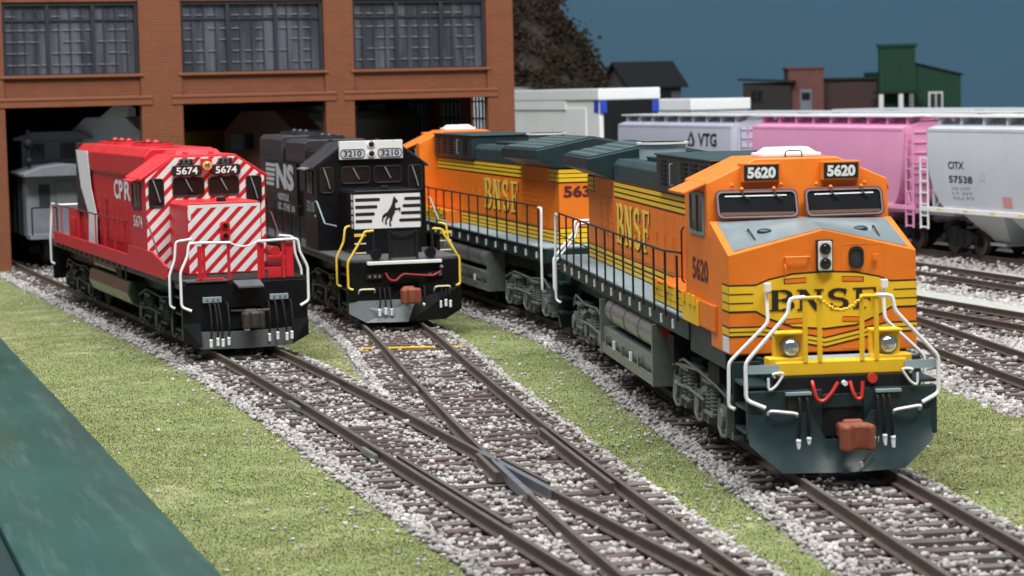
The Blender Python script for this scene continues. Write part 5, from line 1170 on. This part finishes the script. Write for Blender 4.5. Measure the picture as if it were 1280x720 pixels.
# local frame: x = along the front to the right, y = depth going away, z up
eh = thing('engine_house', 'brown brick engine house with three tall bays and big multi-pane windows', 'building', (BO.x, BO.y, 0), BA)
bays = [(.3, 5.3), (6.87, 12.4), (13.55, 18.98)]; piers = [(-7.0, .3), (5.3, 6.87), (12.4, 13.55), (18.98, 20.1)]
b = MB()
for x0, x1 in piers: b.box(x0, x1, 0, .5, -.4, 12.5, brk)
for x0, x1 in bays: b.box(x0, x1, .10, .46, 5.72, 6.80, brk); b.box(x0, x1, .10, .46, 9.55, 12.5, brk)
b.build('front_wall', eh, bevel=.02)
for x0, x1 in bays:
    b = MB(); b.box(x0-.42, x1+.42, -.07, .0, 5.96, 6.06, bsm); b.box(x0-.42, x1+.42, -.04, .0, 5.72, 5.96, bsm); b.build('lintel', eh, bevel=.015)
    b = MB(); b.box(x0-.12, x1+.12, -.06, .30, 6.78, 6.88, bsm); b.build('window_sill', eh, bevel=.015)
    
    for xa_, xb_ in ((x0-.05, x0), (x1, x1+.05)): b = MB(); b.box(xa_, xb_, -.03, .12, 6.88, 12.5, bsm); b.build('window_surround', eh)
# windows: frame, mullions, panes with the pale light in the glass painted as bands
pane_m = mat('banded_pane', (.085, .095, .12, 1), .3, var=.0); nt = pane_m.node_tree; pb = nt.nodes['Principled BSDF']
tc = nt.nodes.new('ShaderNodeTexCoord'); mp = nt.nodes.new('ShaderNodeMapping'); mp.inputs['Scale'].default_value = (1.1, 1.1, .12); n1 = nt.nodes.new('ShaderNodeTexNoise'); n1.inputs['Scale'].default_value = 1.6; n1.inputs['Detail'].default_value = 3
nt.links.new(tc.outputs['Object'], mp.inputs[0]); nt.links.new(mp.outputs[0], n1.inputs['Vector']); cr = nt.nodes.new('ShaderNodeValToRGB'); cr.color_ramp.elements[0].position = .40; cr.color_ramp.elements[0].color = (.035, .038, .048, 1); cr.color_ramp.elements[1].position = .60; cr.color_ramp.elements[1].color = (.095, .102, .125, 1)
nt.links.new(n1.outputs[0], cr.inputs[0]); nt.links.new(cr.outputs[0], pb.inputs['Base Color'])
wfm = mat('dark_window_frame', (.018, .020, .027, 1), .5); mun = mat('pale_muntin', (.17, .18, .20, 1), .5)
for x0, x1 in bays:
    b = MB(); b.box(x0, x1, .30, .34, 6.88, 9.55, pane_m); pn = b.build('window', eh)
    b = MB(); b.box(x0, x0+.12, .16, .30, 6.88, 9.55, wfm); b.box(x1-.12, x1, .16, .30, 6.88, 9.55, wfm); b.box(x0, x1, .17, .30, 9.43, 9.55, wfm); b.box(x0, x1, .17, .30, 6.88, 6.93, wfm)
    for k in (1, 2): x = x0+(x1-x0)*k/3; b.box(x-.07, x+.07, .16, .30, 6.93, 9.43, wfm)
    n_ = 12
    for k in range(1, n_):
        x = x0+(x1-x0)*k/n_
        if k % 4: b.box(x-.022, x+.022, .24, .29, 6.93, 9.43, wfm)
    b.box(x0, x1, .235, .29, 8.86, 8.93, wfm)
    for z in (7.25, 7.68, 8.10, 8.52, 9.02):
        x = x0+.16
        while x < x1-.5: 
            if random.random() < .8: b.box(x, x+.34, .25, .285, z, z+.035, mun)
            x += (x1-x0)/12
    b.build('frame', pn)
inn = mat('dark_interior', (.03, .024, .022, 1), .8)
D = 30
b = MB(); b.box(-7.0, -6.7, .5, D, -.4, 12.5, brk); b.build('side_wall', eh)
b = MB(); yy = .5; sw = ((2.4, 4.4, 1.2), (5.8, 8.4, .10), (10.4, 13.0, .07))
for y0, y1, e_ in sw: b.box(19.8, 20.1, yy, y0, -.4, 12.5, brk); b.box(19.8, 20.1, y0, y1, -.4, 2.2, brk); b.box(19.8, 20.1, y0, y1, 6.6, 12.5, brk); yy = y1
b.box(19.8, 20.1, yy, D, -.4, 12.5, brk); b.build('side_wall', eh)
for y0, y1, e_ in sw:
    b = MB(); b.box(19.93, 19.97, y0, y1, 2.2, 6.6, emis('lit_pane', (.6, .64, .7, 1) if e_ > .2 else (.05, .06, .075, 1), e_)); rp_ = b.build('side_window', eh)
    b = MB()
    for k in range(1, 5): y = y0+(y1-y0)*k/5; b.box(19.82, 19.92, y-.03, y+.03, 2.2, 6.6, wfm)
    for z in (2.7, 3.4, 4.1, 4.8, 5.5, 6.1): b.box(19.83, 19.91, y0, y1, z, z+.07, wfm)
    b.build('frame', rp_)
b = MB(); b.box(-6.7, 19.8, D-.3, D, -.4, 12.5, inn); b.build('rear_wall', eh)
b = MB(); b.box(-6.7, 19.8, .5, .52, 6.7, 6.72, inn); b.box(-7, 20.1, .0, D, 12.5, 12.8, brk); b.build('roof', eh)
for x in (2.9, 9.6, 16.2):
    b = MB(); b.box(x-.1, x+.1, 6, D-.5, 6.3, 6.6, wfm); b.build('roof_beam', eh)
b = MB(); c, s_ = math.cos(BA), math.sin(BA)
def bl(x, y): return (BO.x+x*c-y*s_, BO.y+x*s_+y*c)
sheet('engine_house_floor', [bl(-7, -.35), bl(20.5, -.35), bl(20.5, 31), bl(-7, 31)], -.5, -.235, mat('concrete', (.23, .22, .20, 1), .8, var=.15, bump=.3))
# ------------------------------------------------------------------ locomotives
gl = 'locomotives parked in front of the engine house'
B = wide_cab('orange and dark green wide-cab locomotive numbered 5620, nearest the camera', '5620', '5620', gl)
B.location = (4.86, 35.88, 0); B.rotation_euler = (0, 0, heading(.117))
B2 = wide_cab('second orange and green locomotive behind 5620, rear number starting 563', '5637', '5637', gl, 1)
ps = .24; f2 = Vector((math.sin(ps), -math.cos(ps))); r2 = Vector((math.cos(ps), math.sin(ps))); o2 = Vector((2.48, 56.09))-f2*20.45+r2*.22
B2.location = (o2.x, o2.y, 0); B2.rotation_euler = (0, 0, heading(ps)+math.pi)
RD = std_cab('red locomotive with white diagonal nose stripes, numbered 5674', 'red', '5674', gl)
RD.location = (-6.26, 53.8, 0); RD.rotation_euler = (0, 0, heading(.346))
NS = std_cab('black locomotive with white nose band and rearing horse, numbered 3210', 'black', '3210', gl)
NS.location = (-2.79, 59.48, 0); NS.rotation_euler = (0, 0, heading(.26))
# ------------------------------------------------------------------ hopper cars
gh = 'covered hopper cars standing in the yard'
def citx(root, bd):
    f = curved_side(-1); b = MB()
    x = 5.95
    # near end of the car as seen from the camera is its -x end
    text(b, 'CITX', f, -4.55, -3.55, 2.95, 3.2, M['ink'], .01, .02); text(b, '57538', f, -4.55, -3.05, 2.48, 2.72, M['ink'], .01, .02)
    for k, z in enumerate((2.25, 2.08, 1.92)): text(b, ('LD LMT', 'LT WT', 'CU FT')[k], f, -4.4, -3.2+.1*k, z, z+.09, M['tank'], .01, 0)
    b.build('lettering', bd)
    b = MB(); b.slab(bx(-1.3, -.75, 1.75, 2.1), f, .0, .01, M['mesh']); b.build('placard', bd); b = MB(); b.slab(bx(-2.6, -2.2, 2.6, 2.9), f, .0, .008, M['hoplilac']); b.build('placard', bd)
def vtg(root, bd):
    f = curved_side(-1); b = MB()
    text(b, 'VTG', f, 2.75, 4.6, 3.42, 3.98, M['ink'], .012, .03)
    b.slab([(1.75, 3.42), (2.35, 3.42), (2.42, 3.65), (2.05, 4.08), (1.7, 3.65)], f, .0, .012, M['ink']); b.slab([(1.92, 3.5), (2.18, 3.5), (2.2, 3.62), (2.05, 3.85), (1.9, 3.62)], f, .012, .006, M['hoplilac']); b.build('lettering', bd)
def place(o, u, w_, flip=False):
    p = hp(u, w_); o.location = (p[0], p[1], 0); o.rotation_euler = (0, 0, heading(PH)+(math.pi if flip else 0))
h1 = hopper('light grey covered hopper with dark reporting marks, at the right edge', M['hopgrey'], citx, gh); place(h1, 5.3, 0)
h2 = hopper('bright pink covered hopper car', M['pink'], None, gh, M['white']); place(h2, -8.3, 0)
h3 = hopper('pale lilac grey covered hopper lettered VTG, left of the pink one', M['hoplilac'], vtg, gh); place(h3, -22.2, 0)
proto = hopper('x', M['hopgrey'], None, gh, mat('grey_running_board', (.60, .62, .64, 1), .5))
lab = ['grey covered hopper on the second track, its roof showing behind the grey one', 'grey covered hopper on the second track, its roof showing behind the pink one', 'grey covered hopper on the second track, its roof showing behind the VTG one']
for i, (u, w_) in enumerate(((4.2, 4.9), (-9.6, 4.9), (-23.6, 4.9))):
    o = proto if i == 0 else copy_tree(proto); o['label'] = lab[i]; place(o, u, w_)
lab = ['grey covered hopper on the rearmost track, its roof right of the green store', 'grey covered hopper on the rearmost track, in front of the green store', 'grey covered hopper on the rearmost track, in front of the brick house']
for i, (u, w_) in enumerate(((7.5, 9.8), (-6.4, 9.8), (-20.3, 9.8))):
    o = copy_tree(proto); o['label'] = lab[i]; place(o, u, w_)
# ------------------------------------------------------------------ white high cube car
def high_car(label, body, x0, x1, zt, dark_end=True, blue=True):
    root = thing('high_cube_car', label, 'freight car')
    b = MB(); b.box(x0, x1, -1.5, 1.5, 1.2, zt-.5, body); b.build('body', root, bevel=.05)
    b = MB(); b.box(x0-.03, x1+.1, -1.58, 1.58, zt-.55, zt, M['white']); b.build('roof', root, bevel=.05)
    b = MB(); b.box(x0+.6, x1-4.2, -1.56, -1.5, zt-1.0, zt-.55, body); b.box(x1-4.1, x1-1.6, -1.55, -1.5, 1.3, zt-.9, body); b.build('side_panel', root, bevel=.02)
    if dark_end:
        b = MB(); b.box(x1, x1+.06, -1.3, 1.46, 1.3, zt-.56, M['blackm']); b.build('end_panel', root)  # near end of the body covered in black
    if blue:
        for y in (-1, 1):
            b = MB(); b.box(x1-.62, x1-.05, y*1.5, y*1.525, zt-1.12, zt-.57, M['blue']); b.box(x1+.06, x1+.10, y*1.15, y*1.5, zt-1.15, zt-.55, M['blue']); b.build('blue_placard', root)
    for k in (-1, 1):
        xx = (x0+x1)/2+k*((x1-x0)/2-2.2); truck2(root, xx, M['blackm'])
    coupler(root, x1, 1, M['blackm']); coupler(root, x0, -1, M['blackm'])
    return root
w1 = high_car('tall off-white boxcar with blue corner squares beside the engine house', M['boxwhite'], -7.5, 7.5, 5.95); place(w1, -38.1, 0)
w2 = high_car('low white car roof between the boxcar and the dark-roofed cottage', M['boxwhite'], -6, 6, 5.35, False, False); place(w2, -37.0, 4.9)
# ------------------------------------------------------------------ caboose and cars inside the engine house
def caboose():
    root = thing('caboose', 'unpainted grey caboose with a raised cupola standing in the left bay', 'caboose')
    g = M['cabgrey']
    b = MB(); b.box(-9, 0, -1.45, 1.45, 1.0, 3.25, g); bd = b.build('body', root, bevel=.02)
    b = MB(); b.prism([(-1.62, 3.22), (-1.62, 3.32), (-.9, 3.55), (0, 3.64), (.9, 3.55), (1.62, 3.32), (1.62, 3.22)], -9.6, .75, g); b.build('roof', root, bevel=.015)
    b = MB(); b.box(-5.2, -2.6, -1.15, 1.15, 3.4, 4.55, g); cu = b.build('cupola', root, bevel=.02)
    b = MB(); b.prism([(-1.5, 4.50), (-1.5, 4.58), (-.8, 4.80), (.8, 4.80), (1.5, 4.58), (1.5, 4.50)], -5.5, -2.3, g); b.build('cupola_roof', cu, bevel=.015)
    for y in (-.6, .6):
        b = MB(); b.box(-2.6, -2.57, y-.3, y+.3, 3.75, 4.35, M['glassg']); b.build('window', cu)
        b = MB(); b.box(0, .03, y*1.3-.2, y*1.3+.2, 2.1, 2.9, M['glassg']); b.build('window', bd)
    b = MB(); b.box(0, .04, -.36, .36, 1.1, 3.0, g); b.build('door', bd, bevel=.01)
    b = MB(); b.box(0, .9, -1.5, 1.5, .95, 1.1, g); b.build('platform', root)
    b = MB()
    for k in range(8): b.box(-8.6+k*1.15, -8.56+k*1.15, -1.47, -1.45, 1.0, 3.2, g)
    b.build('batten', bd)
    for x in (-3.6, -4.6):
        for z in (3.75,):
            b = MB(); b.box(x-.25, x+.25, -1.17, -1.15, z, z+.5, M['glassg']); b.build('window', cu)
    b = MB(); b.cyl((-.6, -1.2, 3.5), (-.6, -1.2, 4.9), .07, M['blackm']); b.sphere((-.6, -1.2, 4.4), .2, M['blackm']); b.sphere((-.6, -1.2, 3.75), .16, M['blackm']); b.build('smoke_jack', root)
    b = MB()
    for s in (-1, 1): b = MB(); b.tube([(.85, s*1.4, 1.1), (.85, s*1.4, 2.1), (.85, s*.5, 2.1), (.85, s*.5, 1.1)], .03, M['blackm']); b.build('end_railing', root)
    truck2(root, -1.6, M['blackm']); truck2(root, -7.4, M['blackm']); coupler(root, .9, 1, M['blackm'])
    return root
cb = caboose(); cb.location = (-16.35, 84.9, 0); cb.rotation_euler = (0, 0, heading(.36))
def hauler():
    root = thing('yellow_locomotive', 'yellow and grey locomotive in the dark behind the red one, left bay', 'locomotive')
    b = MB(); b.box(-12, -2.6, -1.0, 1.0, 1.6, 4.6, M['yellow']); b.build('hood', root, bevel=.03)
    b = MB(); b.prism([(-1.5, 1.6), (-1.5, 4.7), (-.8, 5.3), (.8, 5.3), (1.5, 4.7), (1.5, 1.6)], -2.6, 0, M['hopgrey']); b.build('cab', root, bevel=.03)
    b = MB(); b.box(-12, 1, -1.5, 1.5, 1.3, 1.6, M['blackm']); b.build('frame', root)
    for y in (-.7, .7):
        b = MB(); b.box(0, .03, y-.4, y+.4, 3.5, 4.3, M['glass']); b.build('windshield', root)
    b = MB(); b.hexa([(-.2,-.2,5.3),(.6,.1,5.3),(.6,1.2,5.3),(-.2,1.2,5.3),(-.2,.6,5.6),(.4,.6,5.75),(.4,1.2,5.75),(-.2,1.2,5.6)], M['white']); b.build('roof_unit', root)
    truck2(root, -1.5, M['blackm']); truck2(root, -9.5, M['blackm']); return root
hl = hauler(); hl.location = (-15.3, 87.6, -.0); hl.rotation_euler = (0, 0, heading(-.25))
def dark_loco():
    root = thing('brown_locomotive', 'dim brown-cabbed locomotive deep inside the middle bay behind the black one', 'locomotive')
    br = mat('brown_cab_paint', (.07, .024, .012, 1), .5); gr = mat('dim_grey_roof', (.11, .11, .11, 1), .5)
    b = MB(); b.prism([(-1.5, 1.6), (-1.5, 4.6), (-.7, 5.4), (.7, 5.4), (1.5, 4.6), (1.5, 1.6)], -2.6, 0, br); b.build('cab', root, bevel=.03)
    b = MB(); b.prism([(-1.2, 1.6), (-1.2, 4.9), (-.9, 5.25), (.9, 5.25), (1.2, 4.9), (1.2, 1.6)], -14, -2.6, gr); b.build('hood', root, bevel=.03)
    b = MB(); b.box(-14, 1, -1.5, 1.5, 1.3, 1.6, M['blackm']); b.build('frame', root)
    for y in (-.7, .7):
        b = MB(); b.box(0, .03, y-.5, y+.5, 3.9, 4.5, M['glass']); b.build('windshield', root)
    for x in (-5, -8, -11):
        b = MB(); b.cyl((x, 0, 5.2), (x, 0, 5.5), .7, gr, 20); b.build('fan', root)
    truck2(root, -1.5, M['blackm']); truck2(root, -11.5, M['blackm']); return root
dk = dark_loco(); dk.location = (-9.7, 89.6, 0); dk.rotation_euler = (0, 0, heading(-.35))
# ------------------------------------------------------------------ backdrop, hillside and far houses
bw = mat('blue_backdrop', (.060, .145, .215, 1), .8, var=.05, scale=.05)
b = MB(); V = []; F = []; nA = 40
for i in range(nA+1):
    t = i/nA; x = -70+200*t; y = 178-((x-25)/100)**2*28+0
    V += [(x, y, -3), (x, y, 60), (x, y+.5, -3), (x, y+.5, 60)]
for i in range(nA): a = i*4; F += [(a, a+4, a+5, a+1), (a+2, a+3, a+7, a+6), (a+1, a+5, a+7, a+3)]
b.add(V, F, bw); o = b.build('sky_backdrop', smooth=True); o['kind'] = 'structure'
# hillside at the left of the backdrop
def H(px, Y): # x of an image column at distance Y
    return (px-640)/2880.5*Y
rk = mat('hill_rock', (.055, .045, .035, 1), .9, var=.35, scale=.6, bump=.8, bscale=3)
b = MB(); nx, ny = 30, 14; V = []; F = []
for i in range(nx+1):
    for j in range(ny+1):
        x = -16+24.4*i/nx; y = 138+26*j/ny; t = j/ny
        top = float(np.interp(x, [-16, 1.0, 2.6, 4.4, 6.0, 7.0, 7.7], [14.5, 14.0, 12.0, 9.2, 6.3, 3.4, 0]))
        z = -.5+top*min(1, .35+t*1.3)+.35*math.sin(x*2.1+y)+.3*math.sin(y*1.3-x)
        if j == 0: z = -.6
        V.append((x, y, z))
for i in range(nx):
    for j in range(ny): a = i*(ny+1)+j; F.append((a, a+ny+1, a+ny+2, a+1))
b.add(V, F, rk); o = b.build('hillside', smooth=True); o['kind'] = 'structure'
b = MB(); b.hexa([(-12, 134, -.6), (.8, 134, -.6), (2.5, 138, -.6), (-12, 138, -.6), (-12, 136.5, 7.0), (1.2, 136.5, 6.2), (2.8, 138, 5.6), (-12, 138, 7.4)], mat('pale_rock_ledge', (.16, .16, .14, 1), .9, var=.4, scale=1.2, bump=1., bscale=3)); o = b.build('rock_ledge', bevel=.3); o['kind'] = 'structure'
HV = np.array(V)
k = 60000; ii = rng.integers(0, len(HV), k); q = HV[ii]+rng.normal(0, 1, (k, 3))*np.array([.55, .8, .45]); q = q[(q[:, 2] > 2.8)]
cl = np.sin(q[:, 0]*2.3+1)+np.sin(q[:, 2]*2.9+q[:, 0])+np.sin(q[:, 1]*1.7); q = q[cl > -.9]
OV = np.array([(1, 0, 0), (0, 1, 0), (-1, 0, 0), (0, -1, 0), (0, 0, 1), (0, 0, -1)], float); OF = np.array([(0, 1, 4), (1, 2, 4), (2, 3, 4), (3, 0, 4), (1, 0, 5), (2, 1, 5), (3, 2, 5), (0, 3, 5)])
tag(scatter_mesh('hillside_shrubs', OV, OF, q, rng.uniform(.07, .24, len(q)), .6, mat_island('lichen_foliage', [(.012, .009, .006, 1), (.045, .026, .014, 1), (.026, .026, .012, 1), (.065, .038, .020, 1), (.016, .012, .008, 1)], .95)), 'dark brown and green lichen shrubs covering the hillside at left of the backdrop', 'shrubs', kind='stuff')
sheet('far_yard_ground', [(2, 96), (60, 100), (60, 176), (2, 176)], -.379, -.33, mat('grey_scenery_ground', (.16, .15, .13, 1), .9, var=.2))
def plank(name, c, rough=.8, w_=.3):
    m = mat(name, c, rough, var=.12, scale=1.); nt = m.node_tree; tc = nt.nodes.new('ShaderNodeTexCoord'); wv = nt.nodes.new('ShaderNodeTexWave'); wv.inputs['Scale'].default_value = 1.2; wv.bands_direction = 'DIAGONAL' if 0 else 'X'
    nt.links.new(tc.outputs['Object'], wv.inputs['Vector']); bp = nt.nodes.new('ShaderNodeBump'); bp.inputs['Distance'].default_value = .05; bp.inputs['Strength'].default_value = .6
    nt.links.new(wv.outputs[0], bp.inputs['Height']); nt.links.new(bp.outputs[0], nt.nodes['Principled BSDF'].inputs['Normal']); return m
grw = plank('weathered_grey_wood', (.085, .08, .078, 1)); drf = mat('dark_slate_roof', (.007, .008, .010, 1), .8, var=.2); brw = mat('dark_brown_wall', (.024, .018, .018, 1), .85, var=.3)
def win(parent, x, z, w_, h_, y, m=None, fm=None):
    b = MB(); b.box(x-w_/2-.1, x+w_/2+.1, y-.06, y, z-.1, z+h_+.1, fm or M['whitep']); wo = b.build('window', parent); b = MB(); b.box(x-w_/2, x+w_/2, y-.09, y-.06, z, z+h_, m or M['glassg']); b.box(x-.03, x+.03, y-.11, y-.09, z, z+h_, fm or M['whitep']); b.build('pane', wo)
# cottage
YD = 150.
c1 = thing('cottage', 'small weathered grey cottage with a dark gabled roof in front of the backdrop', 'house', (H(824, YD), YD, 0), .5)
b = MB(); b.box(-2.0, 2.0, 0, 3.0, -.4, 6.2, grw)
for x in (-2.0, 2.0): b.add([(x, 0, 6.2), (x, 3.0, 6.2), (x, 1.5, 7.45)], [(0, 1, 2)], grw)
b.build('wall', c1)
b = MB()
for y0, y1 in ((-.35, 1.5), (3.35, 1.5)):
    b.hexa([(-2.35, y0, 5.92), (2.35, y0, 5.92), (2.35, y1, 7.5), (-2.35, y1, 7.5), (-2.35, y0, 6.06), (2.35, y0, 6.06), (2.35, y1, 7.66), (-2.35, y1, 7.66)], drf)
b.build('roof', c1); win(c1, .7, 4.6, .8, 1.0, 0, M['glass'], drf); win(c1, -1.1, 4.6, .6, .9, 0, M['glass'], grw)
c1b = thing('shed', 'low dark brown lean-to just right of the gabled cottage', 'shed', (H(885, 145), 145, 0), .1)
b = MB(); b.box(-1.6, 1.6, 0, 2, -.4, 4.9, brw); b.build('wall', c1b); b = MB(); b.box(-1.8, 1.8, -.2, 2.2, 4.9, 5.0, drf); b.build('roof', c1b)
c2 = thing('shed', 'small dark flat-roofed shed left of the brick-red house', 'shed', (H(962, YD), YD, 0), -.25)
b = MB(); b.box(-1.5, 1.6, 0, 2.4, -.4, 6.1, brw); b.build('wall', c2); b = MB(); b.hexa([(-1.8,-.3,6.25),(1.9,-.3,6.05),(1.9,2.7,6.05),(-1.8,2.7,6.25),(-1.8,-.3,6.4),(1.9,-.3,6.2),(1.9,2.7,6.2),(-1.8,2.7,6.4)], drf); b.build('roof', c2); win(c2, -.6, 4.9, .7, .7, 0, M['glass'], brw)
brr = mat('brick_red_wall', (.13, .052, .044, 1), .85, var=.2, scale=2)
c3 = thing('brick_house', 'brick-red house front with a pale door and long dark brown side wing', 'house', (H(1012, YD), YD, 0), -.05)
b = MB(); b.box(-1.15, 1.15, 0, 4, -.4, 6.9, brr); b.box(-1.25, 1.25, -.1, 4.1, 6.9, 7.05, brr); b.build('wall', c3, bevel=.02)
b = MB(); b.box(1.15, 5.6, .8, 4, -.4, 6.15, mat('dark_brick', (.05, .024, .023, 1), .85, var=.25)); b.box(1.15, 5.7, .6, 4.1, 6.15, 6.3, drf); b.build('wing', c3)
b = MB(); b.box(-.4, .35, -.08, 0, -.4, 5.6, M['cabgrey']); b.box(-.3, .25, -.1, -.08, 4.9, 5.4, M['glass']); b.build('door', c3)
grn = plank('dark_green_siding', (.005, .042, .020, 1))
c4 = thing('green_store', 'dark green store with a tall square false front and a white-framed window', 'house', (H(1126, YD), YD, 0), .1)
b = MB(); b.box(-1.2, 1.2, 0, .3, -.4, 8.2, grn); b.box(-1.3, 1.3, -.12, .3, 8.2, 8.4, grn); b.build('false_front', c4)
b = MB(); b.add([(1.2,.3,-.4),(4.3,.3,-.4),(4.3,4,-.4),(1.2,4,-.4),(1.2,.3,7.1),(4.3,.3,6.3),(4.3,4,6.3),(1.2,4,7.1)], [(0,1,2,3),(4,5,6,7),(0,1,5,4),(1,2,6,5),(2,3,7,6),(3,0,4,7)], grn); b.box(-1.2, 1.2, .3, 4, -.4, 6.6, grn); b.build('wall', c4)
b = MB(); b.hexa([(1.1,.15,7.12),(4.45,.15,6.28),(4.45,4.1,6.28),(1.1,4.1,7.12),(1.1,.15,7.22),(4.45,.15,6.38),(4.45,4.1,6.38),(1.1,4.1,7.22)], drf); b.build('roof', c4)
win(c4, 2.6, 3.6, .75, 1.55, .3, M['glassg'], M['whitep'])
b = MB(); b.box(-1.6, 1.2, -1.1, 0, 5.2, 5.35, drf); b.build('porch_roof', c4)
for x in (-1.5, -.2, .5):
    b = MB(); b.box(x, x+.28, -1.05, -.85, -.4, 5.2, M['whitep'] if x < 0 else M['cabgrey']); b.build('porch_post', c4)
# unused copies of the tie prototypes are not linked anywhere
